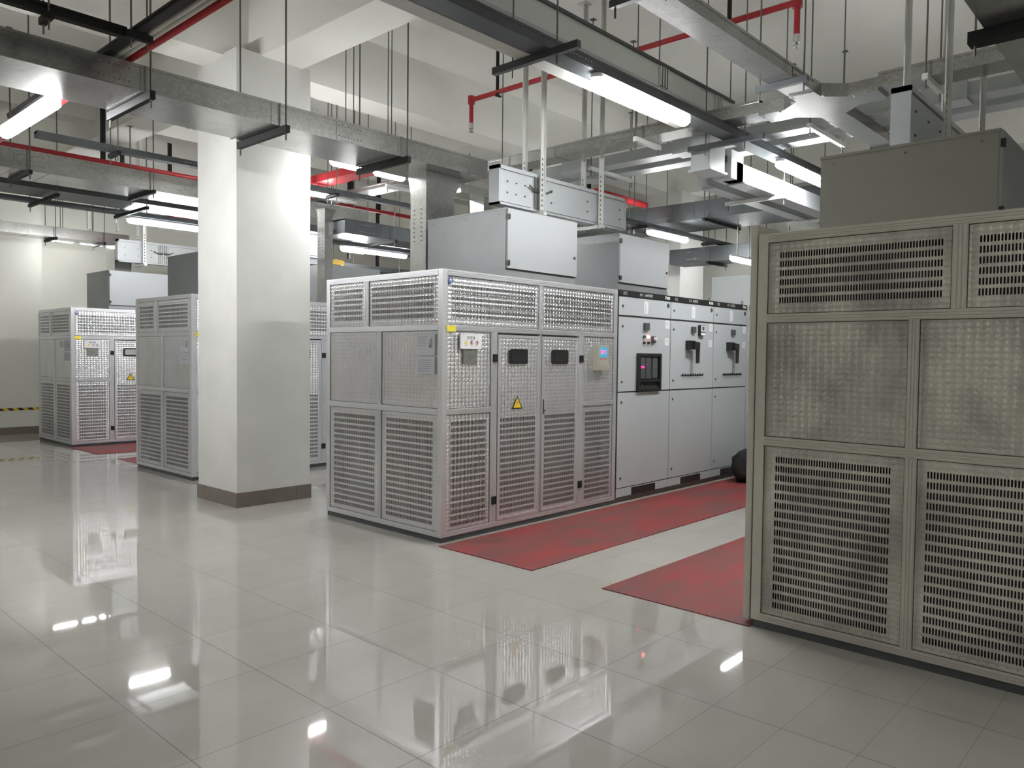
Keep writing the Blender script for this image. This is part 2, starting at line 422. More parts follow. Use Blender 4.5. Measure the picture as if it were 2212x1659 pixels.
# ------------------------------------------------------------------ transformer cabinet
W, D, H, B0 = 2.45, 1.63, 2.24, 0.045
def f_front(u, v, d): return (u, -d, v)
def f_left(u, v, d): return (-d, u, v)
def f_right(u, v, d): return (W + d, u, v)
def f_back(u, v, d): return (u, D + d, v)
def US(fn): return -1 if fn in (f_left, f_back) else 1     # u runs against the outward horizontal there
def rect(mb, fn, u0, u1, v0, v1, d):
    q = US(fn)
    mb.face([fn(u0, v0, d), fn(u1, v0, d), fn(u1, v1, d), fn(u0, v1, d)], [(q * u0, v0), (q * u1, v0), (q * u1, v1), (q * u0, v1)])
def slab(mb, fn, u0, u1, v0, v1, d0, d1):
    mb.prism([(u0, v0), (u1, v0), (u1, v1), (u0, v1)], fn, d0, d1)
def vent(mb, fn, u0, u1, v0, v1, g, d, pu=0.0141, pv=0.0515):
    """sheet with rows of slotted holes inside the grille rectangle g"""
    a0, a1, b0, b1 = g
    nu = max(1, round((a1 - a0) / pu)); nv = max(1, round((b1 - b0) / pv))
    rect(mb, fn, u0, u1, v0, b0, d); rect(mb, fn, u0, u1, b1, v1, d)
    rect(mb, fn, u0, a0, b0, b1, d); rect(mb, fn, a1, u1, b0, b1, d)
    cu, cv = (a1 - a0) / nu, (b1 - b0) / nv
    a = cu * 0.29; h = cv * 0.345
    ring = [(-a, -h + a), (-a * .5, -h), (a * .5, -h), (a, -h + a), (a, h - a), (a * .5, h), (-a * .5, h), (-a, h - a)]
    V, F, U = mb.v, mb.f, mb.uv; sg = US(fn)
    for i in range(nu):
        for j in range(nv):
            x, y = a0 + (i + .5) * cu, b0 + (j + .5) * cv
            c = [(x - cu / 2, y - cv / 2), (x + cu / 2, y - cv / 2), (x + cu / 2, y + cv / 2), (x - cu / 2, y + cv / 2)]
            P = c + [(x + p, y + q) for p, q in ring]
            b = len(V); V.extend([fn(p, q, d) for p, q in P])
            for ix in ((0, 4, 11, 3), (1, 2, 8, 7), (0, 1, 7, 6, 5, 4), (2, 3, 11, 10, 9, 8)):
                F.append(tuple(b + k for k in ix)); U.extend([(sg * P[k][0], P[k][1]) for k in ix])
def rail(mb, fn, u0, u1, v0, v1, horiz, d0=-0.03, d1=0.0):
    """extruded frame bar with three fine ribs along it"""
    slab(mb, fn, u0, u1, v0, v1, d0, d1)
    n = 3
    for k in range(n):
        if horiz:
            w = (v1 - v0); a = v0 + w * (0.12 + 0.29 * k); slab(mb, fn, u0, u1, a, a + w * 0.19, d1, d1 + 0.0035)
        else:
            w = (u1 - u0); a = u0 + w * (0.12 + 0.29 * k); slab(mb, fn, a, a + w * 0.19, v0, v1, d1, d1 + 0.0035)
PD = -0.010       # panels sit this far behind the frame face
def make_transformer():
    t = thing('transformer_cabinet', 'x', 'transformer', (0, 0, 0), world=False)
    fr = MB()
    for x in (0, W - 0.055):
        for y in (0, D - 0.055):
            fr.box(x, x + 0.055, y, y + 0.055, B0, H)
    def grid(fn, L, splits_top, splits_mid, splits_bot, ph):
        rail(fr, fn, 0.055, L - 0.055, 2.190, H, True); rail(fr, fn, 0.055, L - 0.055, B0, 0.088, True)
        rail(fr, fn, 0.055, L - 0.055, 1.742, 1.790, True)
        for a, b in splits_top: rail(fr, fn, a, b, 1.790, 2.190, False)
        for a, b in splits_mid: rail(fr, fn, a, b, 1.100 if ph else 0.088, 1.742, False)
        for a, b in splits_bot: rail(fr, fn, a, b, 0.088, 1.050, False)
    for fn in (f_left, f_right):
        grid(fn, D, [(.98, 1.045)], [(.795, .845)], [(.795, .85)], True)
        rail(fr, fn, 0.055, D - 0.055, 1.05, 1.10, True)
    grid(f_front, W, [(1.20, 1.25)], [(.57, .645), (1.215, 1.235), (1.805, 1.88)], [], False)
    for a, b in ((.055, .57), (1.88, W - .055)): rail(fr, f_front, a, b, 1.05, 1.10, True)
    grid(f_back, W, [(1.20, 1.25)], [(1.20, 1.25)], [(1.20, 1.25)], True)
    rail(fr, f_back, 0.055, W - 0.055, 1.05, 1.10, True)
    fr.build('frame', 'aluminium_frame', t)
    MB().box(0.02, W - 0.02, 0.02, D - 0.02, H - 0.03, H - 0.004).build('roof', 'aluminium_frame', t)
    MB().box(0.01, W - 0.01, 0.01, D - 0.01, 0, B0).build('plinth', 'dark_steel', t)
    gap_lines = MB()  # dark strips painting in the shaded gaps between panels and frame
    def edge(fn, u0, u1, v0, v1):
        for a in ((u0, u0 + .004, v0, v1), (u1 - .004, u1, v0, v1), (u0, u1, v0, v0 + .004), (u0, u1, v1 - .004, v1)): rect(gap_lines, fn, *a, PD + .0015)
    def solid(fn, u0, u1, v0, v1, name='side_panel'):
        edge(fn, u0, u1, v0, v1); mb = MB(); rect(mb, fn, u0, u1, v0, v1, PD); return mb.build(name, 'swirl_sheet', t)
    def vented(fn, u0, u1, v0, v1, g, name='vent_panel'):
        edge(fn, u0, u1, v0, v1); mb = MB(); vent(mb, fn, u0, u1, v0, v1, g, PD); return mb.build(name, 'swirl_sheet', t)
    for fn in (f_left, f_right):
        vented(fn, 1.045, 1.575, 1.79, 2.19, (1.09, 1.52, 1.84, 2.14))
        vented(fn, .055, .98, 1.79, 2.19, (.12, .94, 1.84, 2.14))
        solid(fn, .845, 1.575, 1.10, 1.742); solid(fn, .055, .795, 1.10, 1.742)
        vented(fn, .85, 1.575, .088, 1.05, (.895, 1.515, .125, 1.00))
        vented(fn, .055, .795, .088, 1.05, (.12, .73, .125, 1.00))
    vented(f_front, .055, 1.20, 1.79, 2.19, (.11, 1.15, 1.84, 2.13)); vented(f_front, 1.25, W - .055, 1.79, 2.19, (1.29, 2.34, 1.84, 2.13))
    solid(f_front, .055, .57, 1.10, 1.742, 'front_panel'); solid(f_front, 1.88, W - .055, 1.10, 1.742, 'front_panel')
    vented(f_front, .055, .57, .088, 1.05, (.11, .52, .11, 1.0)); vented(f_front, 1.88, W - .055, .088, 1.05, (1.93, 2.35, .11, 1.0))
    for fn in (f_back,):
        for a, b in ((.055, 1.20), (1.25, W - .055)):
            solid(fn, a, b, 1.79, 2.19, 'back_panel'); solid(fn, a, b, 1.10, 1.742, 'back_panel'); solid(fn, a, b, .088, 1.05, 'back_panel')
    gap_lines.build('panel_gap_lines', 'gap_line_grey', t)
    # doors
    for k, (a, b, ga, gb, hu, side) in enumerate(((.652, 1.208, .69, 1.16, .612, -1), (1.242, 1.798, 1.29, 1.75, 1.838, 1))):
        dr = MB()
        for r in ((a, a + .03, .092, 1.725), (b - .03, b, .092, 1.725)): slab(dr, f_front, *r, -0.02, 0.006)
        for r in ((a + .03, b - .03, .092, .115), (a + .03, b - .03, 1.70, 1.725)): slab(dr, f_front, *r, -0.02, 0.006)
        d = dr.build('door', 'aluminium_frame', t)
        mb = MB(); vent(mb, f_front, a + .03, b - .03, .115, 1.70, (ga, gb, .13, 1.0), 0.0)
        mb.build('door_sheet', 'swirl_sheet', d)
        c = (a + b) / 2 - 0.02; wf = MB()
        def rr(u0, u1, v0, v1, r=0.02):
            pts = []
            for cx, cy, s in ((u1 - r, v1 - r, 0), (u0 + r, v1 - r, 1), (u0 + r, v0 + r, 2), (u1 - r, v0 + r, 3)):
                for q in range(4):
                    an = math.pi / 2 * (s + q / 3); pts.append((cx + r * math.cos(an), cy + r * math.sin(an)))
            return pts
        wf.prism(rr(c - .12, c + .12, 1.470, 1.603), f_front, 0.0, 0.016)
        w_ = wf.build('window_frame', 'black_plastic', d)
        g = MB(); g.prism(rr(c - .098, c + .098, 1.492, 1.582, .008), f_front, 0.016, 0.018); g.build('window_glass', 'glass_dark', d)
        for hz in (1.52, .28):
            hb = MB(); slab(hb, f_front, hu - .026, hu + .026, hz - .034, hz + .034, 0.0, 0.016)
            for q in (-1, 1): hb.tube([(hu + q * .012, -0.012, hz - .03), (hu + q * .012, -0.012, hz + .03)], 0.008, 8)
            hb.build('hinge', 'black_plastic', d)
    hb = MB(); slab(hb, f_front, 1.250, 1.292, 1.00, 1.15, 0.006, 0.011); hd = hb.build('door_handle', 'aluminium_frame', d)
    hb = MB(); hb.tube([(1.257, -.016, 1.14), (1.257, -.018, 1.02), (1.268, -.014, 1.005)], .004, 6); hb.tube([(1.278, -.010, 1.035), (1.278, -.016, 1.035)], .006, 8)
    hb.build('lock', 'black_plastic', hd)
    MB().box(.12, W - .12, .12, D - .12, .10, H - .08).build('interior_shade_box', 'dark_gap', t)  # added black box, puts the shade of the interior behind the slots
    return t
proto = make_transformer()

def warning_triangle(t, cu, z0, w=.14, h=.115):
    mb = MB(); mb.prism([(cu - w / 2, z0), (cu + w / 2, z0), (cu, z0 + h)], f_front, 0.004, 0.006)
    s = mb.build('warning_sign', 'warning_black', t); s['label'] = 'yellow triangle warning sticker'
    mb = MB(); mb.prism([(cu - w / 2 + .017, z0 + .009), (cu + w / 2 - .017, z0 + .009), (cu, z0 + h - .018)], f_front, 0.006, 0.0068)
    f = mb.build('sign_face', 'warning_yellow', s)
    mb = MB(); mb.prism([(cu + .004, z0 + .078), (cu - .013, z0 + .048), (cu - .001, z0 + .05), (cu - .006, z0 + .024), (cu + .012, z0 + .056), (cu, z0 + .055)], f_front, 0.0068, 0.0074)
    mb.build('bolt_symbol', 'ink_red', s)
def notice_board(t, u0, z0, w=.245, h=.13):
    mb = MB(); slab(mb, f_front, u0, u0 + w, z0, z0 + h, 0.0, 0.012)
    s = mb.build('notice_board', 'paper_white', t)
    g = lambda cu, cz: (lambda u, v, d: f_front(cu + u, cz + v, 0.0130))
    text_mesh('board_text', '变 压 器', .026, g(u0 + w / 2, z0 + h * .70), 'ink_black', s)
    mb = MB(); mb.prism([(u0 + .045, z0 + .038), (u0 + .083, z0 + .038), (u0 + .064, z0 + .068)], f_front, .012, .0128); mb.build('triangle_symbol', 'warning_yellow', s)
    for k, cx in enumerate((.130, .192)):
        mb = MB(); mb.torus(f_front(u0 + cx, z0 + .053, .0128), (0, 1, 0), .016, .0018, n=18, m=4)
        mb.tube([f_front(u0 + cx - .011, z0 + .064, .0128), f_front(u0 + cx + .011, z0 + .042, .0128)], .0014, 4)
        mb.build('ban_ring', 'ink_red', s)
        mb = MB(); slab(mb, f_front, u0 + cx - .004, u0 + cx + .004, z0 + .043, z0 + .063, .012, .0126); mb.build('ban_figure', 'ink_black', s)
    mb = MB()
    for cx in (.064, .130, .192): slab(mb, f_front, u0 + cx - .016, u0 + cx + .016, z0 + .026, z0 + .030, .012, .0125)
    slab(mb, f_front, u0 + .018, u0 + .045, z0 + h - .012, z0 + h - .008, .012, .0125)
    mb.build('caption_line', 'ink_grey', s)
def nameplate(t, u0, z0, w=.16, h=.125):
    mb = MB(); slab(mb, f_front, u0, u0 + w, z0, z0 + h, -0.01, 0.003); s = mb.build('nameplate', 'nameplate_metal', t)
    mb = MB()
    for k in range(5): slab(mb, f_front, u0 + .02, u0 + w - .02 - (k % 2) * .03, z0 + .02 + k * .02, z0 + .023 + k * .02, .003, .0034)
    mb.build('engraved_line', 'ink_grey', s)
def emblem(t, cu=.085, cz=2.150, r=.030):
    mb = MB(); mb.tube([f_front(cu, cz, -.009), f_front(cu, cz, 0.002)], r, 24); s = mb.build('round_emblem', 'ink_blue', t)
    mb = MB(); mb.torus(f_front(cu, cz, .0022), (0, 1, 0), r * .74, r * .07, n=24, m=4)
    mb.prism([(cu - .013, cz + .001), (cu + .013, cz + .001), (cu + .009, cz + .010), (cu, cz + .015), (cu - .009, cz + .010)], f_front, .002, .003)
    slab(mb, f_front, cu - .011, cu + .011, cz - .007, cz - .003, .002, .003)
    mb.build('emblem_mark', 'ink_white', s)
def posters(t, ya, yb, za, zb):
    zm = za + (zb - za) * .46
    for k, (a, b) in enumerate(((zm, zb), (za, zm - .012))):
        mb = MB(); slab(mb, f_left, ya, yb, a, b, -.01, .002); s = mb.build('notice_sheet', 'paper_grey', t)
        mb = MB(); n = 5 if k == 0 else 7
        for q in range(n):
            z = b - .028 - q * .018; y1 = yb - .02; y0 = ya + (.09 if k == 0 else .03) + (q % 3) * .012
            if z > a + .01: slab(mb, f_left, y0, y1, z, z + .004, .002, .0024)
        mb.build('printed_line', 'ink_grey', s)
        if k == 0:
            mb = MB(); c = ya + .045      # pictogram of a switch handle
            slab(mb, f_left, c - .012, c - .004, b - .115, b - .03, .002, .0026); slab(mb, f_left, c + .006, c + .022, b - .115, b - .09, .002, .0026)
            slab(mb, f_left, c + .010, c + .018, b - .09, b - .045, .002, .0026); mb.build('pictogram', 'ink_black', s)
def sticker_yellow(t):
    mb = MB(); slab(mb, f_front, .045, .145, 1.735, 1.782, .0036, .0046); mb.build('yellow_sticker', 'yellow_sticker', t)
def controller(t):
    mb = MB(); slab(mb, f_front, 2.05, 2.225, 1.405, 1.66, -.01, .055); s = mb.build('temperature_controller', 'beige_plastic', t)
    mb = MB(); slab(mb, f_front, 2.068, 2.207, 1.535, 1.64, .055, .0565); mb.build('display_panel', 'screen_blue', s)
    mb = MB()
    def seg(u, v, segs, w=.018, h=.034):
        P = {'a': (0, h, w, h), 'd': (0, 0, w, 0), 'g': (0, h / 2, w, h / 2), 'f': (0, h / 2, 0, h), 'b': (w, h / 2, w, h), 'e': (0, 0, 0, h / 2), 'c': (w, 0, w, h / 2)}
        for c in segs:
            x0, y0, x1, y1 = P[c]; slab(mb, f_front, u + x0 - .0025, u + x1 + .0025, v + y0 - .0025, v + y1 + .0025, .0565, .0575)
    seg(2.085, 1.572, 'abcd'); seg(2.12, 1.572, 'bcfg'); seg(2.155, 1.572, 'abc'); mb.build('red_digits', 'led_red', s)
    mb = MB()
    for k in range(5): slab(mb, f_front, 2.075 + k * .026, 2.087 + k * .026, 1.515, 1.525, .055, .058)
    mb.build('key_row', 'ink_red', s)
    mb = MB(); slab(mb, f_front, 2.068, 2.207, 1.42, 1.497, .055, .058); fl = mb.build('cover_flap', 'beige_plastic', s)
    mb = MB(); slab(mb, f_front, 2.085, 2.19, 1.437, 1.441, .058, .0586); slab(mb, f_front, 2.19, 2.204, 1.436, 1.444, .058, .060); mb.build('flap_print', 'ink_grey', fl)

t1 = dup(proto, (2.93, .04, 0), 0, 'large silver transformer cabinet in the middle with red-lit temperature controller')
t2 = dup(proto, (2.91, 4.44, 0), 0, 'silver transformer cabinet partly hidden behind the left side of the white column')
t3 = dup(proto, (3.03, 8.89, 0), 0, 'farthest silver transformer cabinet at the left, by the back wall')
t4 = dup(proto, (2.88 + W, -2.66, 0), math.pi, 'dim dusty cabinet end in the right foreground with stained slotted panels')
swap_mat(t4, {'swirl_sheet': 'swirl_sheet_dusty', 'aluminium_frame': 'aluminium_dusty'})
for o in [proto] + list(proto.children_recursive): bpy.data.objects.remove(o)
for t in (t1, t2, t3): t['group'] = 'dry transformer cabinets'; 
t4['group'] = 'dry transformer cabinets'
for t in (t1, t3):
    emblem(t); nameplate(t, .235, 1.468); notice_board(t, .19, 1.595); sticker_yellow(t); warning_triangle(t, .905, 1.068); posters(t, .09, .32, 1.385, 1.715)
controller(t1); sticker_yellow(t2); posters(t2, .08, .30, 1.40, 1.72)
mb = MB(); slab(mb, f_left, .43, .53, 1.60, 1.70, -.01, .002); mb.build('small_label', 'paper_grey', t3)
# light pane in the far cabinet window
for ch in t3.children_recursive:
    if ch.name.startswith('window_glass'):
        ch.data = ch.data.copy(); ch.data.materials[0] = MATS['window_lit']; break
# the raised front sheet of the dusty cabinet, seen edge on
mb = MB().box(.03, W - .03, -.060, -.022, .03, 2.30)
mb.build('raised_front_sheet', 'aluminium_dusty', t4)

# ------------------------------------------------------------------ boxes on the cabinets
def top_box(x, y, z, w, d, h, label, both=False, material='box_body'):
    t = thing('busbar_transition_box', label, 'enclosure', (x, y, z), 'grey boxes on top of the cabinets')
    mb = MB().box(x, x + w, y + .02, y + d, z, z + h)
    # turned rim on top and bottom
    mb.box(x - .004, x + w + .004, y + .012, y + d + .004, z + h - .012, z + h + .004)
    mb.build('body', material, t)
    def door(yf, s):
        dm = MB(); dm.box(x + .008, x + w - .004, yf, yf + s * .02, z + .075, z + h - .004)
        dr = dm.build('door', 'box_door', t)
        gm = MB().box(x + .004, x + w, yf + s * .018, yf + s * .022, z + .066, z + .074); gm.build('door_gap', 'dark_gap', t)
        for zz in (z + .12, z + h - .075):
            hm = MB().box(x + .002, x + .03, yf - s * .012, yf + s * .01, zz - .022, zz + .022); hm.build('hinge', 'black_plastic', dr)
        lm = MB().tube([(x + w - .045, yf + s * .001, z + h * .42), (x + w - .045, yf - s * .008, z + h * .42)], .013, 12); lm.build('lock', 'black_plastic', dr)
    door(y, 1)
    if both: door(y + d + .02, -1)
    sm = MB()
    for yy in (y + .1, y + d * .5, y + d - .08):
        for zz in (z + .07, z + h - .05):
            sm.tube([(x - .004, yy, zz), (x + .004, yy, zz)], .006, 6)
    sm.build('screw', 'rod_steel', t)
    return t
top_box(3.69, .045, 2.24, 1.0, 1.05, .60, 'grey sheet box with bright door on top of the middle transformer')
top_box(5.41, .045, 2.25, .965, .66, .58, 'grey box with closed door on top of the switchgear beside the middle transformer')
top_box(3.20, 4.75, 2.24, .85, 1.0, .56, 'grey box top half hidden behind the left edge of the column')
top_box(5.04, 4.83, 2.24, .97, .42, .58, 'pale grey box seen in the gap right of the column')
top_box(3.62, 8.93, 2.24, 1.02, 1.0, .64, 'pale box on top of the farthest transformer at the left')
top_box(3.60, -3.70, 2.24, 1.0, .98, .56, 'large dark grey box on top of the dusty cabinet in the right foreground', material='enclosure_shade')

def bus_enclosure(x0, x1, y0, y1, z0, z1, label, gap=None, flaps=True):
    t = thing('busbar_trunking_box', label, 'busbar trunking', (x0, (y0 + y1) / 2, z0), 'upright busbar boxes above the cabinets')
    mb = MB().box(x0 + .012, x1 - .012, y0 + .02, y1 - .02, z0 + .01, z1 - .01)
    mb.build('core_box', 'grey_enclosure', t)
    fr = MB()
    fr.box(x0, x1, y0, y1, z1 - .035, z1); fr.box(x0, x1, y0, y1, z0, z0 + .02)
    fr.box(x0, x0 + .02, y0, y1, z0, z1); fr.box(x1 - .02, x1, y0, y1, z0, z1)
    fr.build('edge_frame', 'grey_door', t)
    g = gap if gap else (x0 + x1) / 2
    for a, b in ((x0 + .02, g - .10), (g + .10, x1 - .02)):
        mb = MB().box(a, b, y0 + .008, y0 + .018, z0 + .03, z1 - .05).box(a, b, y1 - .018, y1 - .008, z0 + .03, z1 - .05)
        p = mb.build('cover_panel', 'grey_door', t)
        sm = MB()
        for q in (a + .1, (a + b) / 2, b - .1):
            for zz in (z0 + .12, z1 - .14): sm.tube([(q, y0 + .008, zz), (q, y0 - .002, zz)], .008, 8)
        sm.build('screw', 'rod_steel', p)
    mb = MB()
    for k in range(5): mb.box(g - .075 + k * .032, g - .063 + k * .032, y0 - .004, y0 + .02, z0 + .015, z1 - .03)
    mb.build('joint_fins', 'chrome', t)
    if flaps:
        mb = MB()
        for s in (-1, 1):
            mb.tube([(g + s * .02, y0 - .01, z0 + .2), (g + s * .10, y0 - .02, z0 + .195), (g + s * .17, y0 - .03, z0 + .23)], [.016, .010, .008], 8)
        mb.build('wing_clamp', 'rod_steel', t)
    return t
bus_enclosure(3.95, 6.03, .40, .53, 2.96, 3.325, 'long pale grey busbar box standing above the middle transformer', 4.52)
bus_enclosure(4.00, 6.10, -3.12, -3.0, 2.86, 3.27, 'busbar box rising behind the big dark grey box at the right', 4.9)
bus_enclosure(3.89, 5.9, 9.28, 9.40, 3.08, 3.46, 'busbar box above the farthest transformer at the left', 4.65)
bus_enclosure(4.25, 5.35, 5.24, 5.32, 2.95, 3.33, 'busbar box seen just right of the column', 4.6, False)

# ------------------------------------------------------------------ switchgear
def screw_lock(mb, x, y, z, r=.013): mb.tube([(x, y + .002, z), (x, y - .006, z)], r, 10)
def cubicle(x0, w, kind, label, letters, title):
    y = .04
    t = thing('switchgear_cubicle', label, 'switchgear', (x0, y, 0), 'low voltage switchgear cubicles')
    MB().box(x0, x0 + w, y + .02, y + .98, .06, 2.245).build('body', 'grey_enclosure', t)
    MB().box(x0, x0 + w, y + .03, y + .96, 0, .06).build('base_channel', 'plinth_brown', t)
    pl = MB().box(x0 + .003, x0 + w - .003, y, y + .02, .062, .150).build('plinth', 'grey_door', t)
    MB().box(x0 + w * .28, x0 + w * .74, y - .002, y + .004, .062, .140).build('plinth_vent', 'black_plastic', pl)
    F = lambda u, v, d: (x0 + u, y - d, v)
    doors = []
    for nm, z0, z1 in (('lower_door', .160, 1.165), ('instrument_door', 1.180, 1.965), ('top_door', 1.985, 2.175)):
        d = MB().box(x0 + .006, x0 + w - .006, y - .002, y + .02, z0, z1).build(nm, 'grey_door', t); doors.append(d)
        for zz in ((z0 + .1, z1 - .1) if z1 - z0 > .3 else ((z0 + z1) / 2,)):
            lm = MB(); screw_lock(lm, x0 + .07, y - .002, zz); lm.build('lock', 'dark_steel', d)
        if nm == 'top_door':
            lm = MB().tube([(x0 + w - .06, y - .002, 2.13), (x0 + w - .06, y - .006, 2.13)], .026, 16); lm.build('round_badge', 'dark_steel', d)
    gm = MB()
    for z in (.150, 1.165, 1.965): gm.box(x0, x0 + w, y + .004, y + .018, z, z + .02)
    gm.box(x0, x0 + .006, y + .004, y + .018, .06, 2.18)
    gm.build('door_gap', 'dark_gap', t)
    hb = MB().box(x0, x0 + w, y - .004, y + .02, 2.182, 2.245).build('name_band', 'black_plastic', t)
    g = lambda cu: (lambda u, v, d: F(cu + u, 2.213 + v, .0045))
    text_mesh('band_text', letters, .042, g(.11), 'ink_white', hb, squash=.9)
    text_mesh('band_text', title, .036, g(w * .50), 'ink_white', hb, squash=1.15)
    mb = MB(); c = w - .115
    mb.prism([(c, 2.195), (c + .012, 2.21), (c + .008, 2.235), (c, 2.24), (c - .010, 2.225), (c - .010, 2.205)], F, .004, .0048)
    for k in range(3): slab(mb, F, c + .025 + k * .022, c + .041 + k * .022, 2.198, 2.228, .004, .0048)
    mb.build('maker_mark', 'ink_white', hb)
    # paper diagram and stickers
    d2, d1 = doors[2], doors[1]
    mb = MB(); slab(mb, F, w * .46, w * .46 + .085, 2.015, 2.15, .002, .003); p = mb.build('wiring_label', 'paper_white', d2)
    mb = MB(); slab(mb, F, w * .46 + .03, w * .46 + .034, 2.03, 2.13, .003, .0034); slab(mb, F, w * .46 + .03, w * .46 + .055, 2.07, 2.074, .003, .0034); mb.build('label_print', 'ink_grey', p)
    for (u, z, ww, hh) in ((w - .115, 1.87, .09, .095), (w - .12, 1.68, .085, .08)):
        mb = MB(); slab(mb, F, u, u + ww, z, z + hh, .002, .003); p = mb.build('paper_label', 'paper_white', d1)
        mb = MB(); slab(mb, F, u + .025, u + .06, z + hh * .6, z + hh * .6 + .006, .003, .0035); slab(mb, F, u + .035, u + .05, z + hh * .35, z + hh * .35 + .005, .003, .0035); mb.build('label_print', 'ink_grey', p)
    eb = MB(); eb.torus((x0 + w - .020, y + .06, 2.278), (0, 1, 0), .024, .006); eb.box(x0 + w - .030, x0 + w - .010, y + .05, y + .07, 2.24, 2.26)
    eb.build('lifting_eye', 'rod_steel', t)
    if kind == 'breaker':
        m_ = MB(); slab(m_, F, .47, .555, 1.84, 1.915, .002, .03); m_.build('meter', 'breaker_grey', d1)
        for u, mt in ((.475, 'lamp_green'), (.56, 'lamp_red')):
            b_ = MB().tube([F(u, 1.765, 0), F(u, 1.765, .022)], .017, 14).build('indicator_lamp', mt, d1)
            b_['label'] = 'green unlit lamp' if mt == 'lamp_green' else 'glowing red lamp'
            k_ = MB().tube([F(u, 1.70, 0), F(u, 1.70, .025)], .015, 14); k_.build('push_button', 'black_plastic', d1)
            k_ = MB(); slab(k_, F, u - .003, u + .003, 1.69, 1.712, .025, .034); k_.build('button_tip', 'chrome', d1)
        s_ = MB(); slab(s_, F, .625, .69, 1.70, 1.775, .002, .02); s_ = s_.build('selector_switch', 'dark_steel', d1)
        MB().tube([F(.66, 1.745, .02), F(.67, 1.745, .05)], .02, 12).build('selector_knob', 'white_plastic', s_)
        fr = MB()
        u0, u1, z0, z1 = .345, .81, 1.175, 1.585
        for a in ((u0, u1, z1 - .035, z1), (u0, u1, z0, z0 + .03), (u0, u0 + .035, z0 + .03, z1 - .035), (u1 - .035, u1, z0 + .03, z1 - .035), (u0 + .035, u1 - .035, z0 + .10, z0 + .125)):
            slab(fr, F, *a, .002, .03)
        bk = fr.build('breaker_frame', 'black_plastic', d1)
        m_ = MB(); slab(m_, F, u0 + .03, u1 - .03, z0 + .03, z1 - .03, .002, .004); m_.build('breaker_recess', 'dark_gap', bk)
        for a, b in ((.405, .49), (.51, .605), (.64, .735)):
            m_ = MB(); slab(m_, F, a, b, 1.31, 1.545, .004, .022); m_.build('breaker_module', 'breaker_grey', bk)
        m_ = MB(); slab(m_, F, .405, .47, 1.425, 1.45, .022, .024); m_ = m_.build('red_flag', 'led_red', bk)
        m_ = MB()
        for u, z in ((.515, 1.46),): slab(m_, F, u, u + .008, z, z + .008, .022, .024)
        m_.build('red_led', 'led_red', bk)
        m_ = MB()
        for u, z in ((.68, 1.42), (.70, 1.41), (.68, 1.335), (.70, 1.335), (.42, 1.235), (.50, 1.235)): m_.tube([F(u, z, .02), F(u, z, .034)], .006, 8)
        m_.build('breaker_knob', 'chrome', bk)
    else:
        m_ = MB(); slab(m_, F, .46, .54, 1.84, 1.91, .002, .03); m_.build('meter', 'breaker_grey', d1)
        if kind == 'capacitor_meter':
            m_ = MB(); slab(m_, F, .625, .745, 1.81, 1.935, .002, .035); m2 = m_.build('power_meter', 'black_plastic', d1)
            m_ = MB(); slab(m_, F, .640, .740, 1.86, 1.93, .035, .038); slab(m_, F, .640, .740, 1.815, 1.845, .035, .038); m_.build('meter_face', 'paper_white', m2)
            m_ = MB(); slab(m_, F, .665, .715, 1.872, 1.918, .038, .039); m_.build('meter_screen', 'breaker_grey', m2)
        h = MB(); slab(h, F, .34, .45, 1.64, 1.745, 0, .07); hh = h.build('rotary_handle', 'black_plastic', d1)
        h = MB(); h.prism([(.40, 1.735), (.52, 1.725), (.52, 1.69), (.505, 1.48), (.465, 1.48), (.46, 1.65), (.40, 1.66)], F, .07, .095); h.build('handle_lever', 'black_plastic', hh)
        for q in range(9):
            k = MB(); k.tube([F(.26 + q * .058, 1.335, 0), F(.26 + q * .058, 1.335, .016)], .009, 10); slab(k, F, .256 + q * .058, .264 + q * .058, 1.325, 1.355, .014, .028)
            k.build('selector_knob', 'black_plastic', d1)
    return t
cubicle(5.40, 1.03, 'breaker', 'switchgear cubicle with black air circuit breaker and glowing red lamp', 'GCS', '5P1  1#进线柜')
cubicle(6.43, 1.01, 'capacitor_meter', 'middle switchgear cubicle with black lever handle and white faced meter', 'GGJ', '5P2  电容柜')
cubicle(7.44, .90, 'capacitor', 'switchgear cubicle with black lever handle but no white meter, farthest one of three', 'GGJ', '5P3  电容柜')
# drawer type cubicle behind them
t = thing('drawer_cubicle', 'drawer type switchgear cubicle glimpsed beside the dusty cabinet corner', 'switchgear', (8.37, .02, 0))
MB().box(8.37, 9.07, .02, 1.0, .06, 2.245).build('body', 'grey_enclosure', t)
MB().box(8.37, 9.07, .05, .98, 0, .06).build('base_channel', 'plinth_brown', t)
MB().box(8.37, 9.07, .0, .02, 2.182, 2.245).build('name_band', 'black_plastic', t)
for k in range(6):
    z = .2 + k * .32
    d = MB().box(8.375, 9.065, .0, .02, z, z + .30).build('drawer', 'grey_door', t)
    MB().tube([(8.46, -.025, z + .08), (8.46, -.04, z + .15), (8.46, -.025, z + .22)], .010, 8).build('drawer_handle', 'black_plastic', d)
    MB().box(8.39, 8.43, -.004, .0, z + .2, z + .27).build('drawer_label', 'paper_white', d)
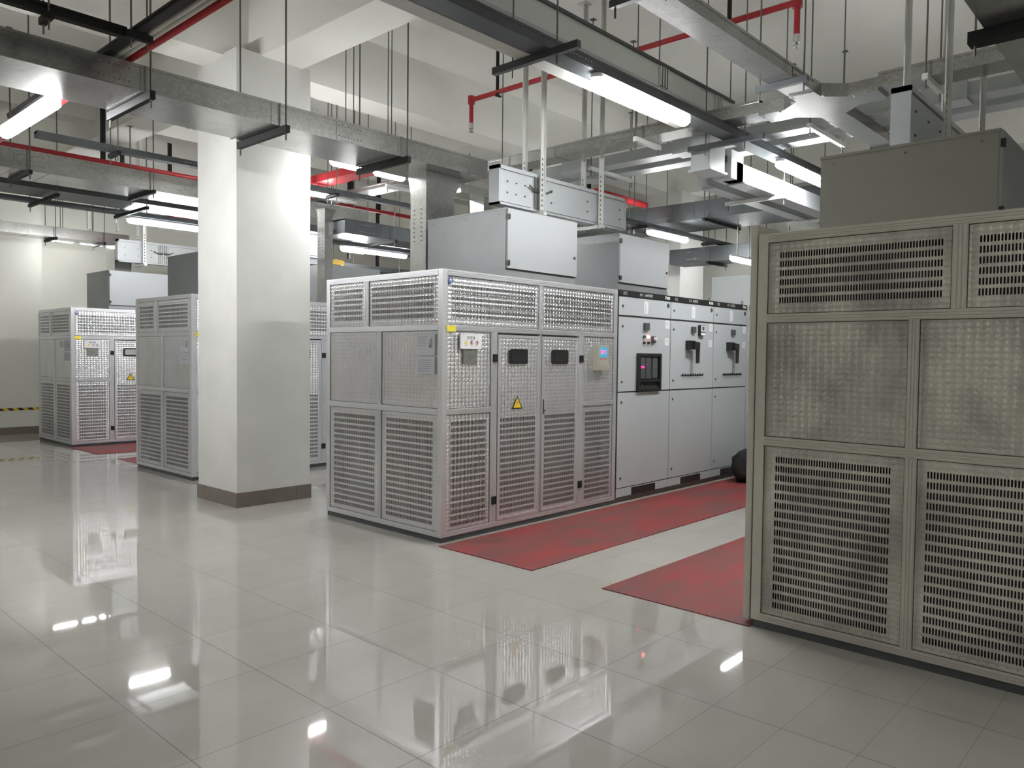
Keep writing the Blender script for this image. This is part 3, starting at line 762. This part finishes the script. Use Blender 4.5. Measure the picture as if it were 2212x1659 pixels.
# black bag on the mat
t = thing('duffel_bag', 'black fabric bag slumped on the red mat at the foot of the switchgear', 'bag', (7.85, -.27, .006))
bag = MB(); bag.smooth = True
n, m = 20, 12
cx, cy = 7.85, -.28
P = []
for j in range(m + 1):
    ph = -math.pi / 2 + math.pi * j / m
    for i in range(n):
        th = 2 * math.pi * i / n
        e = lambda a, p: math.copysign(abs(a) ** p, a)
        w = 1 + .07 * math.sin(3 * th + j) + .05 * math.sin(5 * th - 2 * j)
        P.append((cx + .30 * e(math.cos(ph), .6) * e(math.cos(th), .75) * w,
                  cy + .16 * e(math.cos(ph), .6) * e(math.sin(th), .75) * w,
                  max(.008, .205 + .20 * e(math.sin(ph), .7) + .015 * math.sin(2 * th))))
bag.v = P
for j in range(m):
    for i in range(n):
        bag.f.append((j * n + i, j * n + (i + 1) % n, (j + 1) * n + (i + 1) % n, (j + 1) * n + i)); bag.uv += [(0, 0)] * 4
bag.build('bag_body', 'bag_black', t)
hm = MB(); hm.tube([(cx - .15, cy - .02, .38), (cx - .10, cy - .03, .44), (cx + .02, cy - .02, .455), (cx + .12, cy - .02, .43), (cx + .16, cy - .02, .37)], .014, 8)
hm.build('carry_handle', 'black_paint', t, smooth=True)
hm = MB(); hm.tube([(cx - .25, cy, .36), (cx, cy - .01, .405), (cx + .25, cy, .36)], .006, 6); hm.build('zip', 'dark_steel', t)
# far enclosure
t = thing('far_cabinet', 'broad pale enclosure beyond the switchgear row, left of the dusty cabinet', 'enclosure', (11.0, .5, 0))
MB().box(11.0, 11.8, -1.4, 1.98, 0, 2.2).build('cabinet_body', 'grey_enclosure', t)
MB().box(11.0, 11.7, -1.2, 1.98, 2.2, 2.95).build('top_enclosure', 'grey_enclosure', t)
MB().box(10.98, 11.0, 1.4, 1.96, .1, 2.15).build('door', 'grey_door', t)
# ------------------------------------------------------------------ second row switchgear, hardly seen

# ------------------------------------------------------------------ overhead trays, ducts, pipes
def under(x, y):
    """underside of slab or beam above a point"""
    if 2.80 < y < 3.25 or 11.2 < y < 11.65 or -5.6 < y < -5.15: return 4.50
    if 2.75 < x < 3.22 or 11.15 < x < 11.62 or -5.6 < x < -5.2: return 4.505
    if 6.95 < y < 7.3: return 4.72
    if 6.95 < x < 7.25 and y > 2.9: return 4.72
    return CZ
def abox(mb, ax, a0, a1, c0, c1, z0, z1):
    return mb.box(a0, a1, c0, c1, z0, z1) if ax == 'x' else mb.box(c0, c1, a0, a1, z0, z1)
def P3(ax, a, c, z): return (a, c, z) if ax == 'x' else (c, a, z)
def bolts(par, places, mat, r=.0055):
    root = par
    while root.parent: root = root.parent
    first = None
    for p, n in places:
        n = Vector(n)
        if first is None:
            p0 = Vector(p); first = MB().tube([p0, p0 + n * .006], r, 6).build('bolt', mat, par)
        else:
            c = first.copy(); COL.objects.link(c); c.parent = par; c.location = Vector(p) - p0
def trunk(name, cat, ax, a0, a1, c0, c1, z0, z1, mat, label, joints=(), seams=(), group=None):
    t = thing(name, label, cat, P3(ax, (a0 + a1) / 2, (c0 + c1) / 2, z0), group)
    mb = MB(); abox(mb, ax, a0, a1, c0, c1, z0, z1)
    mb.build('trunking_body', mat, t)
    mb = MB()   # lid with turned down lips
    abox(mb, ax, a0, a1, c0 - .004, c1 + .004, z1 - .018, z1 + .002)
    for s in seams: abox(mb, ax, s - .004, s + .004, c0 - .0035, c1 + .0035, z0 - .003, z1 + .003)
    mb.build('lid', mat, t)
    for j in joints:
        mb = MB(); abox(mb, ax, j - .14, j + .14, c0 - .004, c1 + .004, z0 + .008, z1 - .02)
        p = mb.build('joint_plate', mat, t)
        h = z1 - z0
        bolts(p, [(P3(ax, j - .115 + k * .033, c0 - .004, z0 + h * q), P3(ax, 0, -1, 0)) for k in range(8) for q in ((.25, .75) if h > .09 else (.5,))],
              'rod_steel' if mat != 'dark_steel' else 'chrome')
    return t
def ladder(ax, a0, a1, c0, c1, z0, z1, mat, label, step=.32, group=None):
    t = thing('cable_ladder', label, 'cable tray', P3(ax, (a0 + a1) / 2, (c0 + c1) / 2, z0), group)
    for c in (c0, c1 - .02):
        mb = MB(); abox(mb, ax, a0, a1, c, c + .02, z0, z1); mb.build('side_rail', mat, t)
    mb = MB(); a = a0 + .1
    while a < a1: abox(mb, ax, a, a + .05, c0, c1, z0 + .01, z0 + .03); a += step
    mb.build('rungs', mat, t)
    return t
def hanger(ax, a, c0, c1, z, label, bar='black_paint', rod='rod_steel', bh=.045, r=.0065, over=.05, drop=.06, both=True, plate=True, bw=.02, ext=0, group='threaded rod hangers'):
    t = thing('trapeze_hanger', label, 'hanger', P3(ax, a, (c0 + c1) / 2, z - bh), group)
    mb = MB(); abox(mb, ax, a - bw, a + bw, c0 - over - .03 - ext, c1 + over + .03 + ext, z - bh, z - .002)
    mb.build('crossbar', bar, t)
    for c in ((c0 - over, c1 + over) if both else (c0 - over,)):
        x, y, _ = P3(ax, a, c, 0); zt = under(x, y)
        mb = MB().tube([(x, y, z - bh - drop), (x, y, zt)], r, 7)
        rd = mb.build('threaded_rod', rod, t)
        MB().box(x - .03, x + .03, y - .03, y + .03, zt - .006, zt).build('ceiling_plate', rod, rd)
    return t
def hangers(ax, pos, c0, c1, z, what, **kw):
    for i, a in enumerate(pos):
        nm = ', ' + ORD[i] + (' from the left' if ax == 'x' else ' from the right')
        hanger(ax, a, c0, c1, z, 'rod hanger of the %s%s' % (what, nm), **kw)
# D1 wide galvanised duct over the middle transformer
trunk('cable_duct', 'cable duct', 'x', -2.5, 4.51, 1.10, 1.74, 3.39, 3.57, 'galvanised', 'wide galvanised cable duct crossing in front of the white column', joints=(.80, 2.78), seams=(1.0, 2.02, 3.32))
hangers('x', (1.045, 2.12, 3.39), 1.10, 1.74, 3.39, 'wide duct before the column', bh=.06, r=.0075)
# funnel and drop
def riser(label, x0, x1, y0, y1, xt1, yt1, zb, zm, zt, name='cable_riser'):
    t = thing(name, label, 'cable riser', ((x0 + x1) / 2, (y0 + y1) / 2, zb), 'galvanised cable risers')
    mb = MB().box(x0, x1, y0, y1, zb, zm); s = mb.build('riser_shaft', 'galvanised', t)
    mb = MB()
    a = [(x0, y0, zm), (x1, y0, zm), (x1, y1, zm), (x0, y1, zm)]; zk = zm + (zt - zm) * .82
    b = [(x0, y0, zk), (xt1, y0, zk), (xt1, yt1, zk), (x0, yt1, zk)]
    for i in range(4):
        j = (i + 1) % 4; mb.face([a[i], a[j], b[j], b[i]])
    mb.box(x0, xt1, y0, yt1, zk, zt)
    mb.build('funnel', 'galvanised', t)
    mb = MB().box(x0 - .012, xt1 + .012, y0 - .012, yt1 + .012, zt - .008, zt); mb.build('flange', 'galvanised', t)
    bolts(s, [((x0, yy, zm - .16 - k * .045), (-1, 0, 0)) for k in range(8) for yy in (y0 + (y1 - y0) * .3, y0 + (y1 - y0) * .75)], 'rod_steel', .007)
    return t
riser('galvanised funnel and drop of the wide duct behind the middle transformer box', 3.86, 4.24, 1.32, 1.56, 4.34, 1.60, 2.24, 3.17, 3.39)
riser('narrow galvanised drop right beside the column, in front of the pale box', 4.87, 5.0, 4.60, 4.78, 5.05, 4.80, 2.24, 3.45, 3.56)
t = thing('cable_riser', 'bright galvanised drop at the end of the wide duct, left of the busbar box', 'cable riser', (4.9, 1.6, 2.3), 'galvanised cable risers')
MB().box(4.86, 4.98, 1.50, 1.72, 2.25, 3.38).build('riser_shaft', 'galvanised', t)
MB().box(4.50, 4.99, 1.49, 1.73, 3.30, 3.39).build('elbow', 'galvanised', t)
# D2 duct over the half hidden transformer
trunk('cable_duct', 'cable duct', 'x', -2.5, 6.2, 5.40, 6.02, 3.575, 3.80, 'galvanised', 'galvanised cable duct passing behind the column, below the long red pipe', joints=(1.52, 3.9), seams=(1.35, 1.7, 4.4))
hangers('x', (1.485, 2.854, 4.7), 5.40, 6.02, 3.575, 'galvanised duct behind the column', bar='black_paint', r=.008)
# D5 duct near the back wall, with elbow down to the farthest busbar box
trunk('cable_duct', 'cable duct', 'x', -2.5, 4.55, 10.5, 10.95, 3.53, 3.71, 'galvanised', 'galvanised cable duct close to the back wall at the far left', seams=(2.9,))
hangers('x', (3.3, 4.1), 10.5, 10.95, 3.53, 'duct close to the back wall', bar='black_paint')
t = thing('duct_bend', 'curved galvanised bend under the duct by the back wall', 'cable duct', (4.3, 10.6, 2.9))
mb = MB(); pts = [(4.62 - .32 * math.sin(k * math.pi / 16), 3.22 + .32 * math.cos(k * math.pi / 16) - .04) for k in range(9)]
inner = [(4.62 - .04 * math.sin(k * math.pi / 16), 3.22 + .04 * math.cos(k * math.pi / 16) - .04) for k in range(9)]
mb.prism([(4.62, 3.525)] + [(4.30, 3.525), (4.30, 2.9), (4.58, 2.9), (4.60, 3.2)], lambda u, v, d: (u, 10.52 + d, v), 0, .4)
mb.build('bend_body', 'galvanised', t)
# dark wide tray K3 and its lamp bar
trunk('cable_tray', 'cable tray', 'x', -2.5, 8.9, 6.5, 7.15, 3.60, 3.70, 'dark_steel', 'dark wide cable tray over the aisle at the left, above the long lamp', joints=(2.4,), seams=(3.6,))
trunk('lamp_bar', 'lamp bar', 'x', -2.5, 8.85, 7.38, 7.50, 3.56, 3.62, 'dark_steel', 'thin dark bar carrying the long lamp over the left aisle', joints=(3.05,))
hangers('x', (2.1, 3.22, 5.2), 6.5, 7.50, 3.56, 'dark tray over the left aisle', bar='black_paint')
# K5
trunk('cable_channel', 'cable channel', 'x', 1.17, 6.5, 3.98, 4.08, 3.63, 3.69, 'dark_steel', 'slim blue grey channel crossing behind the column at the left', joints=(2.75, 5.2))
hangers('x', (1.9, 4.6), 3.98, 4.08, 3.63, 'slim grey channel behind the column', r=.006)
# red pipe P2
def pipe(pts, r, mat, label, name='pipe', cat='pipe', group=None, n=14):
    mb = MB().tube(pts, r, n); o = mb.build(name, mat, smooth=False)
    for p in o.data.polygons: p.use_smooth = len(p.vertices) == 4
    return tag(o, label, cat, group)
pipe([(-2.5, 6.25, 4.02), (9.5, 6.25, 4.02)], .032, 'red_paint', 'long thin red pipe running above the galvanised duct at the left', 'fire_pipe')
# L0 aisle tray (runs towards the left of the picture)
trunk('cable_tray', 'cable tray', 'y', -.95, 3.4, .765, .825, 3.60, 3.635, 'black_paint', 'black cable tray slanting over the top left, parallel to the red pipe')
trunk('cable_tray', 'cable tray', 'x', -4, .765, .74, .80, 3.60, 3.66, 'black_paint', 'black cable tray joining from the left at the top left corner')
hangers('y', (-.55, .62), .765, .825, 3.60, 'black tray at the top left', r=.006, over=.02)
hangers('x', (-.5, .3), .74, .80, 3.60, 'side tray at the top left', r=.006, over=.02)
t = thing('pipe_bundle', 'pair of pale conduits beside the black tray at the top left', 'conduit', (.93, 0, 3.62))
for k, (dx, r) in enumerate(((.862, .018), (.902, .018))):
    MB().tube([(dx, -.95, 3.62), (dx, 3.3, 3.62)], r, 12).build('conduit', 'conduit_white', t, smooth=True)
pipe([(.955, -.95, 3.62), (.955, 4.4, 3.62)], .024, 'red_paint', 'red pipe beside the pale conduits at the top left', 'fire_pipe')
t = thing('flexible_conduit', 'two grey flexible conduits arching over the wide duct beside the column', 'conduit', (2.3, 2.2, 3.6))
for k in range(2):
    MB().tube([(1.95 + .06 * k, 2.45, 3.60), (2.05 + .06 * k, 2.48, 3.80), (2.22 + .07 * k, 2.5, 3.91), (2.36 + .07 * k, 2.5, 3.84), (2.41 + .08 * k, 2.5, 3.60)], .017, 8).build('conduit', 'cable_grey', t, smooth=True)
# K2 lamp tray above the near aisle
trunk('cable_tray', 'cable tray', 'x', -3, 9.2, -1.31, -1.15, 3.55, 3.625, 'dark_steel', 'dark tray carrying the bright lamps over the aisle between middle and dusty cabinets', joints=(2.95, 5.6), seams=(2.75,))
tag(MB().box(-3, 4.7, -1.14, -1.02, 3.55, 3.57).build('pale_strip', 'pale_strip'), 'pale flat strip running beside the dark lamp tray over the near aisle', 'cable tray')
hangers('x', (.4, 2.64, 5.32), -1.31, -1.02, 3.55, 'dark lamp tray over the near aisle', bar='dark_steel', over=.05, r=.006, bh=.05, ext=.15)
# sprinkler line
t = thing('sprinkler_pipe', 'red sprinkler pipe with a chrome head hanging at each end, under the ceiling', 'pipe', (5.6, .4, 4.4))
mb = MB().tube([(5.6, -1.72, 4.74), (5.6, 2.49, 4.76)], .030, 14)
mb.tube([(5.6, -1.70, 4.76), (5.6, -1.70, 4.44)], .027, 12).tube([(5.6, 2.47, 4.78), (5.6, 2.47, 4.47)], .027, 12)
mb.build('pipe_run', 'red_paint', t, smooth=False)
for yy, zz in ((-1.70, 4.74), (2.47, 4.76)):
    MB().tube([(5.6, yy, zz - .05), (5.6, yy, zz + .045)], .045, 14).build('elbow', 'red_paint', t)
    s = MB().tube([(5.6, yy, zz - .36), (5.6, yy, zz - .29)], .032, 14).build('sprinkler_head', 'chrome', t)
    MB().tube([(5.6, yy, zz - .40), (5.6, yy, zz - .36)], [.03, .012], 12).torus((5.6, yy, zz - .385), (0, 1, 0), .026, .004).build('deflector', 'chrome', s)
for yy in (2.0, -1.05):
    MB().box(5.575, 5.59, yy - .02, yy + .02, 4.72, CZ).box(5.56, 5.64, yy - .02, yy + .02, 4.70, 4.715).build('hanger_strap', 'black_paint', t)
# G2 busway behind the lamp tray, and its drop
t = thing('busway', 'long grey busway running behind the lamp tray towards the dusty cabinet', 'busway', (1.5, -.85, 3.86))
MB().box(-3, 5.95, -.92, -.80, 3.88, 4.10).build('busway_casing', 'busway_pale', t)
MB().box(-3, 5.95, -.94, -.78, 4.085, 4.11).build('top_flange', 'dark_steel', t)
MB().box(-3, 5.95, -.94, -.78, 3.87, 3.89).build('bottom_flange', 'grey_enclosure', t)
for x in (4.55, 5.55):
    mb = MB()
    for k in range(4): mb.box(x + k * .04, x + .02 + k * .04, -.95, -.77, 3.90, 4.07)
    mb.build('joint_fins', 'chrome', t)
t = thing('busway', 'grey busway drop and low run brightly lit beneath the second lamp', 'busway', (6.5, -.8, 3.3))
MB().box(5.44, 5.74, -.95, -.75, 3.36, 3.868).build('drop_casing', 'grey_enclosure', t)
MB().box(5.42, 5.76, -.97, -.73, 3.34, 3.36).build('drop_flange', 'grey_door', t)
MB().box(5.88, 6.14, -.95, -.75, 3.34, 3.62).build('drop_casing', 'grey_enclosure', t)
MB().box(6.0, 10.1, -.95, -.80, 3.34, 3.52).build('run_casing', 'grey_door', t)
MB().box(6.0, 10.1, -.62, -.50, 3.34, 3.48).build('run_casing', 'grey_door', t)
MB().box(5.74, 5.88, -.90, -.80, 3.50, 3.56).build('link_plate', 'dark_steel', t)
MB().box(6.14, 10.1, -.97, -.78, 3.325, 3.34).box(6.14, 10.1, -.64, -.48, 3.325, 3.34).build('bottom_flange', 'grey_enclosure', t)
hangers('x', (6.9, 8.6), -.97, -.48, 3.325, 'low bright busway run', bar='strut_grey', over=.08)
# D4 galvanised trunking over the right aisle, cross fitting, and cross tray
trunk('cable_duct', 'cable duct', 'x', -3, 4.72, -2.22, -2.02, 3.61, 3.70, 'galvanised', 'galvanised trunking slanting down the upper right towards the cross fitting', joints=(4.45,))
trunk('cable_duct', 'cable duct', 'x', 5.55, 6.75, -2.22, -2.02, 3.61, 3.70, 'galvanised', 'short galvanised trunking leading from the cross fitting to the dark end plate')
t = thing('cross_fitting', 'galvanised four-way cross fitting with chamfered corners at the upper right', 'cable duct', (5.13, -2.12, 3.61))
mb = MB(); mb.prism([(4.72, -2.22), (4.86, -2.22), (5.0, -2.38), (5.0, -2.6), (5.26, -2.6), (5.26, -2.38), (5.40, -2.22), (5.55, -2.22), (5.55, -2.02), (5.40, -2.02), (5.26, -1.86), (5.26, -1.64), (5.0, -1.64), (5.0, -1.86), (4.86, -2.02), (4.72, -2.02)],
    lambda u, v, d: (u, v, d), 3.605, 3.71); mb.build('fitting_body', 'galvanised', t)
mb = MB()
for p in ((4.84, -2.0), (5.02, -1.82), (4.84, -2.24), (5.02, -2.42)): mb.tube([(p[0], p[1], 3.605), (p[0], p[1], 3.597)], .012, 8)
mb.build('bolt', 'chrome', t)
MB().box(6.755, 6.88, -2.26, -1.98, 3.57, 3.70).build('x', 'black_paint') and None
o = bpy.data.objects['x']; o.name = 'end_plate'; tag(o, 'dark end bracket closing the galvanised trunking above the dusty cabinet', 'bracket')
trunk('cable_duct', 'cable duct', 'y', -1.64, 1.75, 5.0, 5.26, 3.63, 3.74, 'galvanised', 'galvanised cross tray running back from the fitting past the first lamp', joints=(-.25,), seams=(.6,))
trunk('cable_duct', 'cable duct', 'y', -6.5, -2.6, 5.0, 5.26, 3.63, 3.74, 'galvanised', 'galvanised cross tray leaving the picture at the right edge')
hangers('x', (1.2, 2.45, 4.35), -2.22, -2.02, 3.61, 'galvanised trunking at the upper right', bar='dark_steel', over=.07)
hangers('y', (-4.75, -2.95, -.45, 1.3), 5.0, 5.26, 3.63, 'cross tray behind the lamp', bar='strut_grey', over=.06)
# parallel busways crossing at the back
for k, (xx, zz, nm) in enumerate(((5.95, 3.72, 'nearer'), (6.36, 3.72, 'farther'))):
    t = thing('busway', 'pale busway crossing behind the galvanised cross tray, the %s of two' % nm, 'busway', (xx, -1, zz), 'crossing busways')
    MB().box(xx, xx + .16, -7, 2.2, zz, zz + .11).build('busway_casing', 'grey_enclosure', t)
    MB().box(xx - .02, xx + .18, -7, 2.2, zz - .012, zz).build('bottom_flange', 'grey_door', t)
    for yy in (.9, -.6, -3.0):
        MB().box(xx - .03, xx + .19, yy, yy + .35, zz - .03, zz + .12).build('joint_cover', 'grey_door', t)
hangers('y', (-4.2, -1.75, .75), 5.95, 6.52, 3.705, 'pale crossing busways', bar='strut_grey', over=.12)
# strut hangers of the busbar boxes
def strut_pair(x, ya, yb, zb, label, mat='strut_grey'):
    t = thing('strut_hanger', label, 'hanger', (x, (ya + yb) / 2, zb), 'white strut hangers')
    for y in (ya, yb):
        zt = under(x, y)
        mb = MB().box(x - .025, x + .025, y - .004, y + .004, zb - .05, zt).box(x + .019, x + .025, y - .03, y + .004, zb - .05, zt)
        mb.box(x - .06, x + .06, y - .05, y + .05, zt - .008, zt)
        s = mb.build('strut', mat, t)
        mb = MB(); q0, q1 = zb - .04, zb + .52
        mb.face([(x - .024, y - .0052, q0), (x + .018, y - .0052, q0), (x + .018, y - .0052, q1), (x - .024, y - .0052, q1)], [(-.024, q0), (.018, q0), (.018, q1), (-.024, q1)])
        mb.build('slotted_face', 'strut_slotted', s)
    MB().box(x - .025, x + .025, ya - .05, yb + .05, zb - .04, zb - .004).build('crossbar', mat, t)
strut_pair(4.50, .345, .585, 2.955, 'left pair of pale slotted struts holding the busbar box of the middle transformer')
strut_pair(5.46, .345, .585, 2.955, 'right pair of pale slotted struts holding the busbar box of the middle transformer')
strut_pair(4.52, -3.19, -2.93, 2.855, 'slotted struts holding the busbar box above the dusty cabinet, left pair')
strut_pair(5.5, -3.19, -2.93, 2.855, 'slotted struts holding the busbar box above the dusty cabinet, right pair')
strut_pair(4.6, 5.20, 5.36, 2.945, 'slotted struts holding the busbar box right of the column')
strut_pair(4.3, 9.2, 9.48, 3.075, 'slotted struts holding the busbar box of the farthest transformer')
# top right corner duct
t = thing('cable_duct', 'dark edged grey duct cutting the top right corner', 'cable duct', (3.2, -4.3, 3.3))
MB().box(-1.5, 8.0, -4.35, -3.57, 3.40, 3.56).build('trunking_body', 'galvanised', t)
hanger('x', 3.75, -4.35, -3.57, 3.40, 'thick black crossbar hanger at the top right corner', bh=.07, bw=.05)
# red trunking and trays in the middle distance
t = thing('red_trunking', 'broad red trunking seen between column and funnel', 'trunking', (4.85, 5.5, 3.9))
MB().box(4.72, 4.98, 3.3, 9.5, 3.88, 3.98).build('trunking_body', 'red_paint', t)
pipe([(7.6, 2.0, 3.88), (8.9, 2.0, 3.88)], .05, 'red_paint', 'thick red pipe piece far behind the busbar box', 'fire_pipe')
trunk('cable_duct', 'cable duct', 'y', 3.2, 8.5, 5.3, 5.6, 3.82, 3.88, 'galvanised', 'galvanised cross tray beneath the red trunking')
hangers('y', (3.7, 5.0), 5.3, 5.6, 3.82, 'tray beneath the red trunking', bar='strut_grey')
trunk('cable_duct', 'cable duct', 'x', 5.06, 10.5, 4.4, 4.95, 3.22, 3.42, 'dark_steel', 'dark duct seen low between column and funnel', joints=(5.45,), seams=(5.7,))
hangers('x', (5.9, 7.4), 4.4, 4.95, 3.22, 'dark duct left of the funnel')
trunk('cable_duct', 'cable duct', 'y', -.8, 8, 8.95, 9.95, 3.58, 3.84, 'dark_steel', 'wide dark duct passing far above the switchgear row', joints=(1.7,), seams=(1.2,))
hangers('y', (-.3, 1.0, 2.3, 4.4), 8.95, 9.95, 3.58, 'wide dark duct above the switchgear')
trunk('lamp_bar', 'lamp bar', 'x', 7.6, 12.2, 1.46, 1.56, 3.40, 3.45, 'dark_steel', 'dark bar carrying the two small distant lamps behind the switchgear boxes')
hangers('x', (8.0, 10.0), 1.46, 1.56, 3.40, 'bar of the distant lamps')
trunk('cable_duct', 'cable duct', 'y', -1.5, 2.35, 10.2, 10.7, 3.12, 3.36, 'dark_steel', 'dark duct far behind, just above the broad pale enclosure', joints=(1.9,))
hangers('y', (.9, 1.6), 10.2, 10.7, 3.12, 'duct above the pale enclosure')
trunk('cable_tray', 'cable tray', 'x', 6, 12.2, 8.6, 9.2, 3.3, 3.4, 'dark_steel', 'dark tray deep in the room behind the pale box')
hangers('x', (7, 8.2, 9.4, 10.6), 8.6, 9.2, 3.3, 'dark tray deep in the room')
# black T shaped struts at the back left
def tstrut(x, y, z0, label, w=.05, mat='black_paint'):
    zt = under(x, y)
    t = thing('tee_strut', label, 'hanger', (x, y, z0), 'T shaped struts on the ceiling')
    MB().box(x - w / 2, x + w / 2, y - w / 2, y + w / 2, z0, zt - .01).build('post', mat, t)
    MB().box(x - .11, x + .11, y - .05, y + .05, zt - .03, zt).build('head_plate', mat, t)
for i, (x, y, z0, m_) in enumerate(((2.6, 6.3, 4.05, 'black_paint'), (3.6, 8.3, 3.7, 'black_paint'), (4.35, 8.3, 3.7, 'black_paint'), (3.75, 10.2, 3.7, 'strut_grey'), (4.2, 10.1, 3.7, 'strut_grey'),
                                (6.6, 6.4, 4.05, 'black_paint'), (7.2, 6.42, 4.0, 'black_paint'), (8.6, 6.42, 3.75, 'black_paint'), (10.3, 5.6, 3.5, 'black_paint'), (10.1, 4.0, 3.4, 'black_paint'), (7.7, 8.0, 3.4, 'black_paint'), (9.0, 8.8, 3.4, 'black_paint'))):
    tstrut(x, y, z0, '%s T shaped ceiling strut, %s counted from the left' % ('black' if m_ == 'black_paint' else 'grey', ORD[i]), mat=m_)
# gold foil piece on the pale box
t = thing('foil_bundle', 'crumpled golden foil bundle lying on the pale box right of the column', 'foil', (5.3, 4.92, 2.826))
mb = MB()
for k in range(9):
    a = k * .7; mb.prism([(math.cos(a + q) * .06 + k * .035, math.sin(a + q) * .045 + .05) for q in (0, 1.5, 2.9, 4.4)], lambda u, v, d: (5.12 + u, 4.87 + d, 2.826 + max(0, v)), k * .01, .05 + k * .012)
mb.build('foil', 'gold_foil', t)
# smoke detectors
for x, y, nm in ((6.3, 4.6, 'above the galvanised duct behind the funnel'), (5.6, 6.0, 'between column and red trunking')):
    t = thing('smoke_detector', 'small round smoke detector on the ceiling ' + nm, 'detector', (x, y, CZ), 'smoke detectors')
    MB().tube([(x, y, CZ), (x, y, CZ - .03)], .06, 16).build('base', 'white_plastic', t)
    MB().tube([(x, y, CZ - .03), (x, y, CZ - .06)], [.05, .03], 16).build('sensor_head', 'white_plastic', t)

# ------------------------------------------------------------------ lamps
def lamp(ax, a0, a1, c, z, label, w=.088, drop=None, dim=False):
    t = thing('tube_lamp', label, 'lamp', P3(ax, (a0 + a1) / 2, c, z), 'lit tube lamps')
    hw = w / 2
    mb = MB()
    def outline(x0, x1, y0, y1):
        pts = []; r = (y1 - y0) / 2; ym = (y0 + y1) / 2
        for k in range(9): an = -math.pi / 2 + math.pi * k / 8; pts.append((x1 - r + r * math.cos(an), ym + r * math.sin(an)))
        for k in range(9): an = math.pi / 2 + math.pi * k / 8; pts.append((x0 + r + r * math.cos(an), ym + r * math.sin(an)))
        return pts
    fn = (lambda u, v, d: (u, v, d)) if ax == 'x' else (lambda u, v, d: (v, u, d))
    mb.prism(outline(a0, a1, c - hw * .8, c + hw * .8), fn, z + .018, z + .045); mb.build('housing', 'white_plastic', t)
    db = MB()
    for k, (s, z0, z1) in enumerate(((.0, z - .018, z + .018), (.014, z - .034, z - .018), (.03, z - .044, z - .034))):
        db.prism(outline(a0 + .012 + s, a1 - .012 - s, c - hw + .006 + s, c + hw - .006 - s), fn, z0, z1)
    db.build('diffuser', 'diffuser_dim' if dim else 'diffuser_lit', t)
    if drop:
        mb = MB()
        for a in (a0 + .2, a1 - .2): mb.tube([P3(ax, a, c, z + .045), P3(ax, a, c, drop)], .006, 6)
        mb.build('hanger_wire', 'rod_steel', t)
    return t
lamp('x', 3.13, 4.43, -1.29, 3.49, 'bright tube lamp under the dark tray, nearest over the near aisle', w=.12, drop=3.549)
lamp('x', 6.2, 7.48, -1.29, 3.49, 'tube lamp partly cut off by the dark grey box at the right', w=.12, drop=3.549)
lamp('y', 1.78, 3.10, .66, 3.38, 'glaring tube lamp at the left edge below the galvanised duct', w=.12, drop=3.60)
lamp('x', 3.37, 3.87, 2.28, 3.545, 'short lit lamp under the wide duct, left one of the pair beside the column', drop=5.35)
lamp('x', 3.93, 4.38, 2.28, 3.54, 'short lit lamp under the wide duct, right one of the pair beside the funnel', drop=5.35)
lamp('x', 4.35, 4.98, 4.62, 3.74, 'lit lamp peeking out just right of the column', drop=3.88)
lamp('x', 3.33, 4.62, 7.45, 3.50, 'long lit lamp left of the column over the far aisle', drop=3.56)
lamp('x', 8.18, 9.30, 1.50, 3.34, 'lit lamp behind the two grey switchgear boxes', drop=3.40)
lamp('x', 10.75, 11.6, 1.50, 3.34, 'small distant lit lamp beside the edge of the dusty cabinet', drop=3.40, dim=True)
lamp('x', 5.40, 5.86, 5.0, 3.10, 'lit lamp low between column and funnel', drop=3.22)
lamp('x', 3.36, 3.80, 11.05, 3.57, 'lit lamp hidden behind the duct at the back wall, left one', drop=5.3, dim=True)
lamp('x', 3.86, 4.30, 11.05, 3.57, 'lit lamp hidden behind the duct at the back wall, right one', drop=5.3, dim=True)
lamp('x', 9.0, 9.85, .62, 2.98, 'low distant lamp just above the broad pale enclosure', drop=3.575, dim=True)
lamp('x', 7.4, 8.7, 7.45, 3.50, 'lamp deep in the room along the far aisle', drop=3.56)
lamp('x', -1.6, -.3, 7.45, 3.50, 'added unseen lamp beyond the left edge along the far aisle', drop=3.56)  # out of view, added to raise the light level
lamp('x', -1.9, -.6, -6.9, 3.54, 'added unseen lamp over the passage behind the viewer', w=.12, drop=5.35)  # added behind the camera as extra light for the near end
